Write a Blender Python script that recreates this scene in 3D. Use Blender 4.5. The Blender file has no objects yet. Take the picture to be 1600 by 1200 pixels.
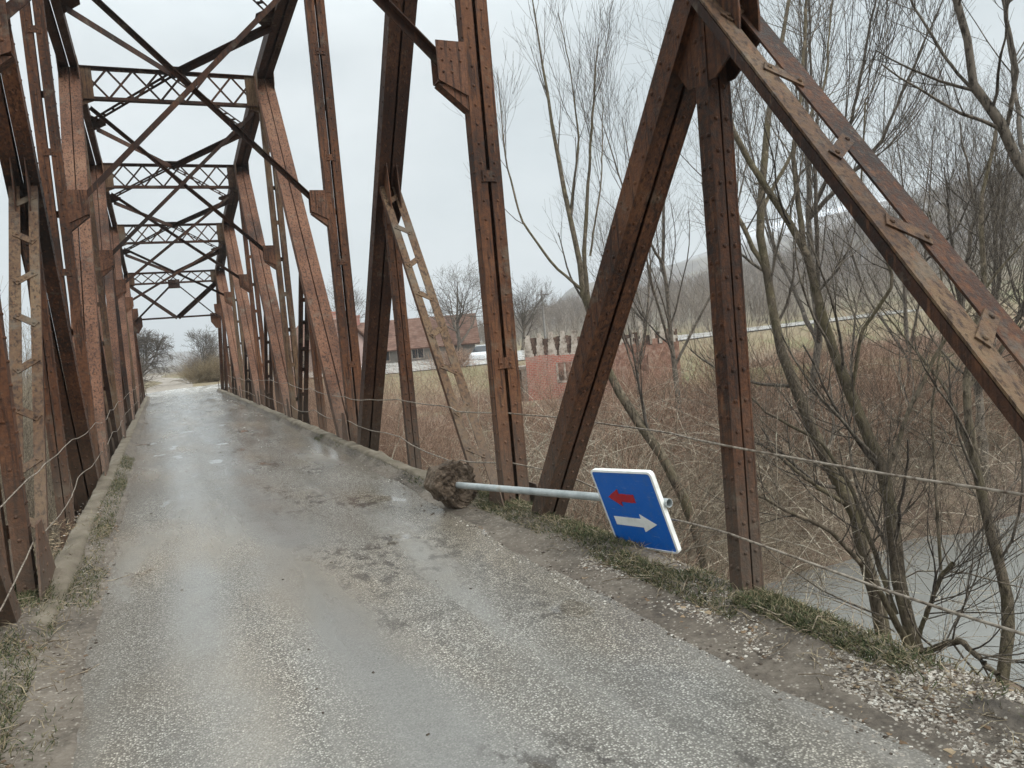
import bpy, math, random
import numpy as np
from mathutils import Vector, Matrix
random.seed(7)
rng = np.random.default_rng(11)
sc = bpy.context.scene
COL = sc.collection

# ------------------------------------------------------------------ camera
F_PX = 1175.22
CAM = np.array([-0.86657, -6.37463, 1.50853])
CM = np.array([[0.9026344, -0.42147323, -0.08724369],
               [0.1063535, 0.02199595, 0.99408506],
               [0.41706124, 0.90657404, -0.06467945]])     # right, up, forward
cd = bpy.data.cameras.new('camera')
cam = bpy.data.objects.new('camera', cd)
COL.objects.link(cam)
cd.sensor_width = 36.0
cd.lens = 36.0 * F_PX / 1600.0
cd.clip_start = 0.05
cd.clip_end = 9000
mw = Matrix.Identity(4)
for i in range(3):
    mw[i][0], mw[i][1], mw[i][2], mw[i][3] = CM[0][i], CM[1][i], -CM[2][i], CAM[i]
cam.matrix_world = mw
sc.camera = cam

def at(px, py, d):
    """world point seen at photo pixel (px,py), d metres in front of the lens"""
    return CAM + CM.T @ np.array([(px - 800) / F_PX, -(py - 600) / F_PX, 1.0]) * d

# ------------------------------------------------------------------ world, sun, exposure
SUN_EL, SUN_AZ = math.radians(42), math.radians(150)
world = bpy.data.worlds.new('World')
sc.world = world
world.use_nodes = True
wn, wl = world.node_tree.nodes, world.node_tree.links
wn.clear()
wo = wn.new('ShaderNodeOutputWorld')
bg = wn.new('ShaderNodeBackground')
bg.inputs['Strength'].default_value = 0.12
sky = wn.new('ShaderNodeTexSky')
sky.sky_type = 'NISHITA'
sky.sun_disc = False
sky.sun_elevation = SUN_EL
sky.sun_rotation = SUN_AZ
sky.dust_density = 4.0
sky.air_density = 1.2
tc = wn.new('ShaderNodeTexCoord')
# an overcast deck: soft cloud noise over the clear sky, brighter overhead
sep = wn.new('ShaderNodeSeparateXYZ')
wl.new(tc.outputs['Generated'], sep.inputs[0])
mp = wn.new('ShaderNodeMapping')
mp.inputs['Scale'].default_value = (1.0, 1.0, 2.6)
wl.new(tc.outputs['Generated'], mp.inputs[0])
nz = wn.new('ShaderNodeTexNoise')
nz.inputs['Scale'].default_value = 2.3
nz.inputs['Detail'].default_value = 5
nz.inputs['Roughness'].default_value = 0.5
wl.new(mp.outputs[0], nz.inputs['Vector'])
cr = wn.new('ShaderNodeValToRGB')
cr.color_ramp.elements[0].position = 0.36
cr.color_ramp.elements[0].color = (2.28, 2.54, 2.60, 1)
cr.color_ramp.elements[1].position = 0.66
cr.color_ramp.elements[1].color = (3.32, 3.50, 3.50, 1)
wl.new(nz.outputs['Fac'], cr.inputs[0])
mr = wn.new('ShaderNodeMapRange')
mr.inputs['From Min'].default_value = 0.35
mr.inputs['From Max'].default_value = 1.0
mr.inputs['To Min'].default_value = 1.0
mr.inputs['To Max'].default_value = 4.4
wl.new(sep.outputs['Z'], mr.inputs['Value'])
vm = wn.new('ShaderNodeVectorMath')
vm.operation = 'SCALE'
wl.new(cr.outputs[0], vm.inputs[0])
wl.new(mr.outputs[0], vm.inputs['Scale'])
mx = wn.new('ShaderNodeMix')
mx.data_type = 'RGBA'
mx.inputs['Factor'].default_value = 0.93
wl.new(sky.outputs[0], mx.inputs['A'])
wl.new(vm.outputs[0], mx.inputs['B'])
wl.new(mx.outputs['Result'], bg.inputs['Color'])
wl.new(bg.outputs[0], wo.inputs[0])

sl = bpy.data.lights.new('sun', 'SUN')
sl.energy = 1.4
sl.angle = math.radians(40)
sl.color = (1.0, 0.97, 0.93)
so = bpy.data.objects.new('sun', sl)
COL.objects.link(so)
sd = Vector((math.sin(SUN_AZ) * math.cos(SUN_EL), math.cos(SUN_AZ) * math.cos(SUN_EL), math.sin(SUN_EL)))
so.rotation_euler = sd.to_track_quat('Z', 'Y').to_euler()
sc.view_settings.view_transform = 'Standard'
sc.view_settings.look = 'None'
sc.view_settings.exposure = 1.08
sc.view_settings.gamma = 1.0

# ------------------------------------------------------------------ material helpers
class NT:
    def __init__(self, name):
        self.m = bpy.data.materials.new(name)
        self.m.use_nodes = True
        self.n, self.l = self.m.node_tree.nodes, self.m.node_tree.links
        self.b = self.n['Principled BSDF']
        self.geo = self.n.new('ShaderNodeNewGeometry')
        self.P = self.geo.outputs['Position']
    def set(self, node, key, v):
        if hasattr(v, 'is_output') or isinstance(v, bpy.types.NodeSocket):
            self.l.new(v, node.inputs[key])
        else:
            node.inputs[key].default_value = v
    def noise(self, scale, detail=4, rough=0.55, vec=None, out='Fac', dist=0.0):
        t = self.n.new('ShaderNodeTexNoise')
        self.set(t, 'Vector', vec if vec is not None else self.P)
        t.inputs['Scale'].default_value = scale
        t.inputs['Detail'].default_value = detail
        t.inputs['Roughness'].default_value = rough
        t.inputs['Distortion'].default_value = dist
        return t.outputs[out]
    def voro(self, scale, vec=None, feature='F1', out='Distance', rand=1.0):
        t = self.n.new('ShaderNodeTexVoronoi')
        t.feature = feature
        self.set(t, 'Vector', vec if vec is not None else self.P)
        t.inputs['Scale'].default_value = scale
        t.inputs['Randomness'].default_value = rand
        return t.outputs[out]
    def scale(self, s):
        t = self.n.new('ShaderNodeMapping')
        self.l.new(self.P, t.inputs[0])
        t.inputs['Scale'].default_value = s
        return t.outputs[0]
    def ramp(self, fac, stops, interp='LINEAR'):
        t = self.n.new('ShaderNodeValToRGB')
        t.color_ramp.interpolation = interp
        e = t.color_ramp.elements
        while len(e) < len(stops):
            e.new(0.5)
        for i, (p, c) in enumerate(stops):
            e[i].position = p
            e[i].color = (c, c, c, 1) if isinstance(c, (int, float)) else (*c, 1)
        self.set(t, 0, fac)
        return t.outputs[0]
    def mix(self, f, a, b, mode='MIX'):
        t = self.n.new('ShaderNodeMix')
        t.data_type = 'RGBA'
        t.blend_type = mode
        self.set(t, 'Factor', f)
        self.set(t, 'A', a if not isinstance(a, tuple) else (*a, 1))
        self.set(t, 'B', b if not isinstance(b, tuple) else (*b, 1))
        return t.outputs['Result']
    def math(self, op, a, b=0.0, c=0.0):
        t = self.n.new('ShaderNodeMath')
        t.operation = op
        self.set(t, 0, a); self.set(t, 1, b); self.set(t, 2, c)
        return t.outputs[0]
    def sepz(self, which='Z', vec=None):
        t = self.n.new('ShaderNodeSeparateXYZ')
        self.l.new(vec if vec is not None else self.P, t.inputs[0])
        return t.outputs[which]
    def rng(self, v, a, b, c=0.0, d=1.0):
        t = self.n.new('ShaderNodeMapRange')
        self.set(t, 'Value', v)
        for k, x in zip(('From Min', 'From Max', 'To Min', 'To Max'), (a, b, c, d)):
            t.inputs[k].default_value = x
        return t.outputs[0]
    def attr(self, name, out='Fac'):
        t = self.n.new('ShaderNodeAttribute')
        t.attribute_name = name
        return t.outputs[out]
    def objrand(self):
        return self.n.new('ShaderNodeObjectInfo').outputs['Random']
    def bump(self, h, strength=0.4, dist=0.01):
        t = self.n.new('ShaderNodeBump')
        t.inputs['Strength'].default_value = strength
        t.inputs['Distance'].default_value = dist
        self.l.new(h, t.inputs['Height'])
        self.l.new(t.outputs[0], self.b.inputs['Normal'])
    def out(self, color=None, rough=None, spec=None, metal=None):
        for k, v in (('Base Color', color), ('Roughness', rough), ('Specular IOR Level', spec), ('Metallic', metal)):
            if v is not None:
                self.set(self.b, k, (*v, 1) if isinstance(v, tuple) else v)
        return self.m

def rust(name, stops, dusty=0.55, paint=0.0):
    t = NT(name)
    big = t.noise(1.1, 5, 0.6, vec=t.scale((1, 1, 0.45)))
    fine = t.noise(26, 5, 0.65)
    v = t.math('ADD', t.math('MULTIPLY', big, 0.62), t.math('MULTIPLY', fine, 0.38))
    v = t.math('ADD', v, t.math('MULTIPLY', t.math('SUBTRACT', t.objrand(), 0.5), 0.07))
    c = t.ramp(v, stops)
    # dark run marks down the members
    run = t.noise(7, 3, 0.6, vec=t.scale((5, 5, 0.35)))
    c = t.mix(t.ramp(run, [(0.50, 0.0), (0.62, 0.8)]), c, (0.022, 0.011, 0.007))
    run2 = t.noise(9, 4, 0.65, vec=t.scale((3, 3, 0.5)))
    c = t.mix(t.ramp(run2, [(0.58, 0.0), (0.70, 0.45)]), c, (0.19, 0.082, 0.036))
    # pale grey-olive remnants of old paint
    pn = t.noise(2.6, 6, 0.7)
    c = t.mix(t.ramp(pn, [(0.58 - paint, 0.0), (0.70 - paint, 0.75)]), c, (0.12, 0.10, 0.074))
    # road dust thrown on the lowest metre
    z = t.sepz('Z')
    dn = t.noise(3.0, 4, 0.6)
    d = t.math('MULTIPLY', t.rng(t.math('ADD', z, t.math('MULTIPLY', dn, 0.8)), 0.35, 1.5, 1.0, 0.0), dusty)
    c = t.mix(d, c, (0.125, 0.10, 0.077))
    t.bump(t.math('ADD', t.noise(60, 4, 0.7), t.math('MULTIPLY', t.noise(7, 4, 0.7), 1.3)), 0.6, 0.01)
    return t.out(c, t.rng(fine, 0.3, 0.7, 0.62, 0.9), 0.3)

M_RED = rust('rusted_red_steel', [(0.37, (0.026, 0.013, 0.008)), (0.46, (0.095, 0.041, 0.022)), (0.57, (0.165, 0.078, 0.044)), (0.70, (0.20, 0.118, 0.072))])
M_BROWN = rust('rusted_brown_steel', [(0.38, (0.012, 0.007, 0.005)), (0.46, (0.052, 0.021, 0.010)), (0.57, (0.115, 0.047, 0.021)), (0.70, (0.17, 0.088, 0.044))])
M_DARK = rust('dark_rusted_steel', [(0.38, (0.010, 0.006, 0.004)), (0.48, (0.030, 0.013, 0.008)), (0.60, (0.066, 0.028, 0.014)), (0.73, (0.10, 0.058, 0.033))])
M_TAN = rust('faded_tan_steel', [(0.37, (0.035, 0.018, 0.010)), (0.46, (0.085, 0.046, 0.024)), (0.57, (0.135, 0.085, 0.047)), (0.70, (0.16, 0.12, 0.075))], paint=0.06)

# ------------------------------------------------------------------ object helpers
def tag(o, label=None, cat=None, group=None, kind=None):
    if label: o['label'] = label
    if cat: o['category'] = cat
    if group: o['group'] = group
    if kind: o['kind'] = kind
    return o

def empty(name, loc):
    o = bpy.data.objects.new(name, None)
    o.location = loc
    o.empty_display_size = 0.3
    COL.objects.link(o)
    return o

def link_mesh(name, me, mat, parent=None):
    o = bpy.data.objects.new(name, me)
    if isinstance(mat, (list, tuple)):
        for m in mat: me.materials.append(m)
    elif mat is not None:
        me.materials.append(mat)
    COL.objects.link(o)
    if parent is not None:
        o.parent = parent
        o.matrix_parent_inverse = Matrix.Translation(-world_loc(parent))
    return o

def world_loc(o):
    """world translation of an (unrotated) object"""
    v = Vector(o.location)
    if o.parent is not None:
        v = v + world_loc(o.parent) + o.matrix_parent_inverse.translation
    return v

def np_mesh(name, V, F, mat, parent=None, smooth=False, tint=None, tris=None):
    """quads F (n,4) and optional triangles"""
    me = bpy.data.meshes.new(name)
    V = np.asarray(V, dtype=np.float32).reshape(-1, 3)
    F = np.asarray(F, dtype=np.int32).reshape(-1, 4)
    T = np.asarray(tris, dtype=np.int32).reshape(-1, 3) if tris is not None else np.zeros((0, 3), np.int32)
    me.vertices.add(len(V))
    me.vertices.foreach_set('co', V.ravel())
    nl = F.size + T.size
    me.loops.add(nl)
    me.loops.foreach_set('vertex_index', np.concatenate([F.ravel(), T.ravel()]))
    me.polygons.add(len(F) + len(T))
    st = np.concatenate([np.arange(len(F)) * 4, F.size + np.arange(len(T)) * 3]).astype(np.int32)
    me.polygons.foreach_set('loop_start', st)
    me.polygons.foreach_set('use_smooth', np.full(len(F) + len(T), smooth))
    me.update(calc_edges=True)
    if tint is not None:
        a = me.attributes.new('tint', 'FLOAT', 'POINT')
        a.data.foreach_set('value', np.asarray(tint, dtype=np.float32).ravel())
    return link_mesh(name, me, mat, parent)

class MB:
    def __init__(self): self.v, self.f, self.mi, self.cur = [], [], [], 0
    def box(self, c, ax, h):
        """centre, 3 axes, half sizes"""
        c = np.array(c, float); A = [np.array(a, float) * s for a, s in zip(ax, h)]
        o = len(self.v)
        for sx in (-1, 1):
            for sy in (-1, 1):
                for sz in (-1, 1):
                    self.v.append(c + sx * A[0] + sy * A[1] + sz * A[2])
        for q in ((0, 1, 3, 2), (4, 6, 7, 5), (0, 4, 5, 1), (2, 3, 7, 6), (0, 2, 6, 4), (1, 5, 7, 3)):
            self.f.append([o + i for i in q])
    def abox(self, lo, hi):
        lo, hi = np.array(lo, float), np.array(hi, float)
        self.box((lo + hi) / 2, np.eye(3), (hi - lo) / 2)
    def prism(self, poly, d):
        """planar polygon (list of 3D points) extruded by vector d"""
        o = len(self.v); n = len(poly); d = np.array(d, float)
        for p in poly: self.v.append(np.array(p, float) - d / 2)
        for p in poly: self.v.append(np.array(p, float) + d / 2)
        self.f.append([o + i for i in range(n)][::-1])
        self.f.append([o + n + i for i in range(n)])
        for i in range(n):
            j = (i + 1) % n
            self.f.append([o + i, o + j, o + n + j, o + n + i])
    def bar(self, a, b, w, t, up=(0, 0, 1)):
        a, b = np.array(a, float), np.array(b, float)
        u = b - a; L = np.linalg.norm(u); u /= L
        s = np.cross(u, np.array(up, float))
        if np.linalg.norm(s) < 1e-4: s = np.cross(u, np.array((0., 1., 0.)))
        s /= np.linalg.norm(s); n = np.cross(s, u)
        self.box((a + b) / 2, (u, s, n), (L / 2, w / 2, t / 2))
    def tube(self, pts, r, k=8, cap=True):
        pts = [np.array(p, float) for p in pts]
        rs = r if hasattr(r, '__len__') else [r] * len(pts)
        o = len(self.v)
        t0 = pts[1] - pts[0]; t0 /= np.linalg.norm(t0)
        s = np.cross(t0, (0.31, 0.2, 0.93)); s /= np.linalg.norm(s)
        for i, p in enumerate(pts):
            t = pts[min(i + 1, len(pts) - 1)] - pts[max(i - 1, 0)]; t /= np.linalg.norm(t)
            s = s - t * np.dot(s, t); s /= np.linalg.norm(s); n = np.cross(t, s)
            for j in range(k):
                a = 2 * math.pi * j / k
                self.v.append(p + rs[i] * (math.cos(a) * s + math.sin(a) * n))
        for i in range(len(pts) - 1):
            for j in range(k):
                self.f.append([o + i * k + j, o + i * k + (j + 1) % k, o + (i + 1) * k + (j + 1) % k, o + (i + 1) * k + j])
        if cap:
            self.f.append([o + j for j in range(k)][::-1])
            e = o + (len(pts) - 1) * k
            self.f.append([e + j for j in range(k)])
    def rivet(self, p, n, r):
        n = np.array(n, float); p = np.array(p, float)
        s = np.cross(n, (0.3, 0.5, 0.81)); s /= np.linalg.norm(s); q = np.cross(n, s)
        o = len(self.v)
        for rr, hh in ((r, -0.001), (r * 0.86, r * 0.42), (r * 0.4, r * 0.68)):
            for j in range(6):
                a = math.pi / 3 * j
                self.v.append(p + n * hh + rr * (math.cos(a) * s + math.sin(a) * q))
        for i in range(2):
            for j in range(6):
                self.f.append([o + i * 6 + j, o + i * 6 + (j + 1) % 6, o + i * 6 + 6 + (j + 1) % 6, o + i * 6 + 6 + j])
        self.f.append([o + 12 + j for j in range(6)])
    def mark(self, i):
        self.mi += [self.cur] * (len(self.f) - len(self.mi)); self.cur = i
    def build(self, name, mat, parent=None, smooth=False):
        me = bpy.data.meshes.new(name)
        me.from_pydata([tuple(p) for p in self.v], [], self.f)
        if self.mi:
            self.mark(0); me.polygons.foreach_set('material_index', self.mi)
        if smooth: me.polygons.foreach_set('use_smooth', [True] * len(me.polygons))
        me.update()
        return link_mesh(name, me, mat, parent)

# ------------------------------------------------------------------ the truss bridge
PAN = 6.2
WX = 1.99
ZB = -0.95
HT = {1: 8.3, 0: 8.1, 2: 8.1, -1: 7.52, 3: 7.52, -2: 6.79, 4: 6.79, 5: 5.72}
bridge = empty('truss_bridge', (0, 0, 0))
tag(bridge, 'rusty riveted steel truss bridge with sloping braced members over the narrow road', 'bridge')
Yk = lambda k: PAN * k

def member(name, mat, x, A, B, xw, nw, slot, rows=True, near=True, batten=None, trim=(0.0, 0.0), fl=0.011):
    """two channels facing each other across a slot; A,B = (y,z) ends in the truss plane"""
    A3, B3 = np.array([x, A[0], A[1]], float), np.array([x, B[0], B[1]], float)
    u = B3 - A3; L = np.linalg.norm(u); u /= L
    A3 = A3 + u * trim[0]; B3 = B3 - u * trim[1]; L = np.linalg.norm(B3 - A3)
    e = np.array([1., 0, 0]); n = np.cross(u, e)
    mid = (A3 + B3) / 2
    mb = MB()
    fw = (xw - slot) / 2
    for s in (-1, 1):
        mb.box(mid + e * s * (xw / 2 - fl / 2), (u, e, n), (L / 2, fl / 2, nw / 2))           # web
        for q in (-1, 1):
            mb.box(mid + e * s * (slot / 2 + (fw - fl) / 2) + n * q * (nw / 2 - fl / 2 - 0.002), (u, e, n), (L / 2 - 0.003, (fw - fl) / 2, fl / 2))
    if batten:
        w = slot / 2 + min(fw * 0.55, 0.05)
        t, i = batten * 0.6, 0
        while t < L - 0.1:
            q = 1 if i % 2 else -1
            mb.box(A3 + u * t + n * q * (nw / 2 + 0.005), (u, e, n), (0.05, w, 0.006))
            if near:
                for s in (-1, 1):
                    mb.rivet(A3 + u * t + n * q * (nw / 2 + 0.011) + e * s * (w - 0.025), n * q, 0.014)
            t += batten; i += 1
    if rows:
        st = 0.17 if near else 0.2
        t = 0.12
        ro = 0.0135
        while t < L - 0.08:
            for s in (-1, 1):
                xo = s * (slot / 2 + (fw - fl) * 0.5)
                for q in (-1, 1):
                    mb.rivet(A3 + u * t + e * xo + n * q * (nw / 2 - 0.002), n * q, ro)
            if near:
                for q in (-1, 1):
                    sx = -1 if x > 0 else 1
                    mb.rivet(A3 + u * (t + st / 2) + e * sx * xw / 2 + n * q * nw * 0.27, e * sx, ro)
            t += st
    return mb.build(name, mat, bridge)

def laced(name, x, A, B, f1, gap, f2, nw, trim, mats, sgn, step=0.52, near=True):
    """two angles standing apart, tied by zigzag flat bars; mats = inner flange, outer flange, webs, bars"""
    A3, B3 = np.array([x, A[0], A[1]], float), np.array([x, B[0], B[1]], float)
    u = B3 - A3; L = np.linalg.norm(u); u /= L
    A3 = A3 + u * trim[0]; B3 = B3 - u * trim[1]; L -= sum(trim)
    e = np.array([1., 0, 0]); n = np.cross(u, e)
    if n[2] < 0: n = -n
    mid = (A3 + B3) / 2; tot = f1 + gap + f2; t = 0.011
    mb = MB()
    for i, (w, s) in enumerate(((f1, -sgn), (f2, sgn))):
        mb.mark(i)
        c = s * (tot / 2 - w / 2)
        mb.box(mid + e * c + n * nw / 2, (u, e, n), (L / 2, w / 2, t / 2))
        mb.mark(2)
        mb.box(mid + e * s * (tot / 2 - t / 2) - n * t / 2, (u, e, n), (L / 2 - 0.002, t / 2, nw / 2 - t / 2))
    mb.mark(3)
    xc = sgn * (f1 - f2) / 2
    q, i = step * 0.5, 0
    while q < L - 0.12:
        s = 1 if i % 2 else -1
        d = e * math.cos(0.62) + u * s * math.sin(0.62); w = np.cross(n, d)
        c = A3 + u * q + e * xc + n * (nw / 2 + t / 2 + 0.005)
        mb.box(c, (d, w, n), (gap * 0.6 + 0.062, 0.034, 0.005))
        if near:
            for a in (-1, 1):
                mb.rivet(c + d * a * (gap * 0.6 + 0.035) + n * 0.005, n, 0.0145)
        q += step; i += 1
    return mb.build(name, mats, bridge)

def plate(name, mat, x, poly, t=0.012, rivets=(), side=-1, parent=None):
    mb = MB()
    mb.prism([(x, y, z) for y, z in poly], (t, 0, 0))
    for y, z in rivets:
        mb.rivet((x + side * t / 2, y, z), (side, 0, 0), 0.0145)
    return mb.build(name, mat, parent or bridge)

def lerp2(a, b, t): return (a[0] + (b[0] - a[0]) * t, a[1] + (b[1] - a[1]) * t)

KMIN = -1
for side in (-1, 1):
    X = side * WX
    inn = -side
    B = {k: (Yk(k), ZB) for k in range(-3, 7)}
    T = {k: (Yk(k), HT[k]) for k in HT}
    # top chord, panel by panel
    for k in range(-2, 5):
        member('top_chord', M_DARK, X, T[k], T[k + 1], 0.34, 0.26, 0.05, rows=k > 0, near=False)
    member('end_post', M_RED, X, T[5], B[6], 0.36, 0.26, 0.04, near=False)
    for k in range(-2, 6):
        member('bottom_chord', M_DARK, X, B[k], B[k + 1], 0.34, 0.24, 0.08, rows=False)
    # verticals
    for k in range(-1, 6):
        near = k < 2
        xw = 0.26 if k < 1 else 0.30
        mat = M_BROWN if (k in (0, 1)) else (M_TAN if k % 2 == 0 else M_BROWN)
        member('post', mat, X, B[k], T[k], xw, 0.125 if k < 1 else 0.15, 0.035 if k < 2 else 0.05, near=near, batten=0.85, trim=(0.0, 0.15))
    # main diagonals slope down to the mid-span node 1
    diag = {}
    for k in (-1, 0):
        diag[k] = (B[k + 1], T[k])
    for k in (2, 3, 4, 5):
        if k < 5:
            diag[k] = (B[k - 1], T[k])
    diag[5] = (B[4], T[5])
    for k, (b, t) in diag.items():
        if k <= 0:
            member('diagonal', M_DARK if (k == 0 and side > 0) else M_BROWN, X, b, t, 0.24 if k < 0 else 0.31, 0.16 if k < 0 else 0.19, 0.025, near=True, trim=(0.2, 0.2))
        else:
            member('diagonal', M_RED, X, b, t, 0.40, 0.20, 0.02, near=k < 3, trim=(0.2, 0.2))
        m = lerp2(b, t, 0.5)
        # hanger below the middle of each diagonal, with a gusset and a sub-strut to the outer node
        far = B[k] if k <= 0 else B[k]
        member('hanger', M_BROWN, X, (m[0], ZB), m, 0.155, 0.10, 0.012, near=k < 2, trim=(0, -0.02))
        if k <= 0:
            laced('sub_strut', X, m, far, 0.12 if k < 0 else 0.085, 0.075, 0.15 if k < 0 else 0.10, 0.055, (0.05, 0.1), (M_TAN, M_BROWN if k < 0 else M_TAN, M_DARK if k < 0 else M_BROWN, M_TAN), side)
        else:
            member('sub_strut', M_DARK, X, m, far, 0.22, 0.09, 0.05, rows=False, near=k < 2, batten=0.62, trim=(0.12, 0.1))
        u = np.array([t[0] - b[0], t[1] - b[1]]); u /= np.linalg.norm(u)
        sg = 1 if k > 0 else -1
        w = np.array([far[0] - m[0], far[1] - m[1]]); w /= np.linalg.norm(w)
        def pt(a, c): return (m[0] + u[0] * a + c[0], m[1] + u[1] * a + c[1])
        poly = [pt(0.42, (0, 0)), pt(0.1, w * 0.42), (m[0] + w[0] * 0.5, m[1] + w[1] * 0.5), (m[0] + 0.10 * sg, m[1] - 0.52), (m[0] - 0.12 * sg, m[1] - 0.52), pt(-0.42, (0, 0))]
        rv = [(m[0] + dx, m[1] + dz) for dx in (-0.03, 0.04) for dz in (-0.42, -0.31, -0.2, -0.09)]
        rv += [pt(a, (0, 0)) for a in (-0.3, -0.18, 0.18, 0.3)] + [(m[0] + w[0] * a, m[1] + w[1] * a) for a in (0.2, 0.32, 0.42)]
        gw = 0.064
        plate('mid_gusset', M_BROWN, X + inn * gw, poly, 0.012, rv if k < 2 else (), inn)
        plate('mid_gusset', M_BROWN, X - inn * gw, poly, 0.012)
    # gusset plates at the bottom nodes, rising just above the kerb
    for k in range(-1, 7):
        y0 = Yk(k)
        for q in (1, -1):
            gz_ = 0.10 if (k == 0 and side > 0) else 0.46
            gw_ = 0.9 if (k == 0 and side < 0) else (0.5 if side < 0 else 0.36)
            poly = [(y0 - 0.62, ZB - 0.1), (y0 + gw_ + 0.07, ZB - 0.1), (y0 + gw_, -0.5), (y0 + 0.11, gz_), (y0 - 0.11, gz_), (y0 - (0.5 if side < 0 else 0.40), -0.5)]
            rv = [(y0 + a, z) for a in (-0.1, 0.1) for z in (0.0, 0.12, 0.24, 0.36) if z < gz_ - 0.05] if q == 1 else ()
            plate('gusset_plate', M_RED if k % 2 else M_BROWN, X + inn * q * (0.19 if k < 1 else 0.213), poly, 0.014, rv, inn)
    # gusset plates at the chord nodes
    for k in range(-1, 6):
        y0, z0 = T[k]
        poly = [(y0 - 0.55, z0 + 0.02), (y0 + 0.55, z0 + 0.02), (y0 + 0.5, z0 - 0.3), (y0 + 0.18, z0 - 0.75), (y0 - 0.18, z0 - 0.75), (y0 - 0.5, z0 - 0.3)]
        plate('gusset_plate', M_TAN, X + inn * 0.183, poly, 0.014, (), inn)
        plate('gusset_plate', M_TAN, X - inn * 0.183, poly, 0.014)
    # sway brackets on the posts (a boxed plate with a triangular web below)
    ZK = 3.96
    for k in range(0, 6):
        y0 = Yk(k)
        xi = X + inn * 0.135
        mb = MB()
        for dy in (-0.075, 0.075):
            mb.prism([(xi, y0 + dy, ZK + 0.17), (xi + inn * 0.27, y0 + dy, ZK + 0.17), (xi + inn * 0.27, y0 + dy, ZK - 0.17), (xi, y0 + dy, ZK - 0.30)], (0, 0.012, 0))
        mb.abox((min(xi, xi + inn * 0.27), y0 - 0.066, ZK - 0.18), (max(xi, xi + inn * 0.27), y0 + 0.066, ZK - 0.168))
        mb.prism([(xi, y0, ZK - 0.20), (xi + inn * 0.27, y0, ZK - 0.20), (xi, y0, ZK - 0.42)], (0, 0.12, 0))
        for a in (0.05, 0.14, 0.22):
            for z in (-0.1, 0.0, 0.1):
                if (a + z) > -0.02:
                    mb.rivet((xi + inn * a, y0 - 0.082, ZK + z), (0, -1, 0), 0.013)
        mb.build('bracket', M_RED, bridge)

def angle(mb, a, b, w, t=0.01, up=(0, 0, 1)):
    """an L-section between two points"""
    a, b = np.array(a, float), np.array(b, float)
    u = b - a; L = np.linalg.norm(u); u /= L
    s = np.cross(u, np.array(up, float)); s /= np.linalg.norm(s); n = np.cross(s, u)
    c = (a + b) / 2
    mb.box(c, (u, s, n), (L / 2, w / 2, t / 2))
    mb.box(c + s * (w / 2 - t / 2 - 0.001) - n * (w / 2), (u, s, n), (L / 2, t / 2, w / 2 - t / 2))

# portal struts: top and bottom flange joined by crossed lacing
for k in range(0, 6):
    y0, z0 = Yk(k), HT[k]
    xi = WX - 0.19
    zt, zb = z0 - 0.02, z0 - (0.72 if k < 5 else 0.55)
    mb = MB()
    for z in (zt, zb):
        mb.abox((-xi, y0 - 0.07, z - 0.008), (xi, y0 + 0.07, z + 0.008))
        mb.abox((-xi, y0 - 0.008, z - (0.075 if z == zt else -0.009)), (xi, y0 + 0.008, z + (-0.009 if z == zt else 0.075)))
    st = mb.build('portal_strut', M_DARK, bridge)
    nb = 7
    for i in range(nb):
        a0, a1 = -xi + 2 * xi * i / nb, -xi + 2 * xi * (i + 1) / nb
        for off, (za, zc) in ((-0.014, (zb + 0.04, zt - 0.04)), (0.014, (zt - 0.04, zb + 0.04))):
            l = MB()
            l.bar((a0, y0 + off, za), (a1, y0 + off, zc), 0.046, 0.008, up=(0, -1, 0))
            # flat lacing bar standing in the frame's plane
            if i == 0 and off < 0: lac = MB()
            lac.v, lac.f = (lac.v + l.v, lac.f + [[q + len(lac.v) for q in f] for f in l.f])
    o = lac.build('lacing', M_DARK, st)
    # transverse end plates that tie the strut to the posts
    for s in (-1, 1):
        p = MB()
        p.prism([(s * (xi + 0.05), y0 - 0.02, zt + 0.02), (s * (xi - 0.22), y0 - 0.02, zt + 0.02), (s * (xi - 0.22), y0 - 0.02, zb - 0.03), (s * (xi + 0.05), y0 - 0.02, zb - 0.14)], (0, 0.012, 0))
        p.build('end_plate', M_TAN, st)

def brace(a, b, w, ladder=False, name='lateral_brace'):
    mb = MB()
    a, b = np.array(a, float), np.array(b, float)
    if ladder:
        u = (b - a); L = np.linalg.norm(u); u /= L
        s = np.cross(u, (0, 0, 1.)); s /= np.linalg.norm(s)
        for q in (-1, 1):
            angle(mb, a + s * q * w * 0.42, b + s * q * w * 0.42, w * 0.26)
        t = 0.35
        while t < L - 0.2:
            c = a + u * t
            mb.box(c, (u, s, np.cross(s, u)), (0.04, w * 0.36, 0.008))
            t += 0.42
    else:
        angle(mb, a, b, w)
    return mb.build(name, M_DARK, bridge)

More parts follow.
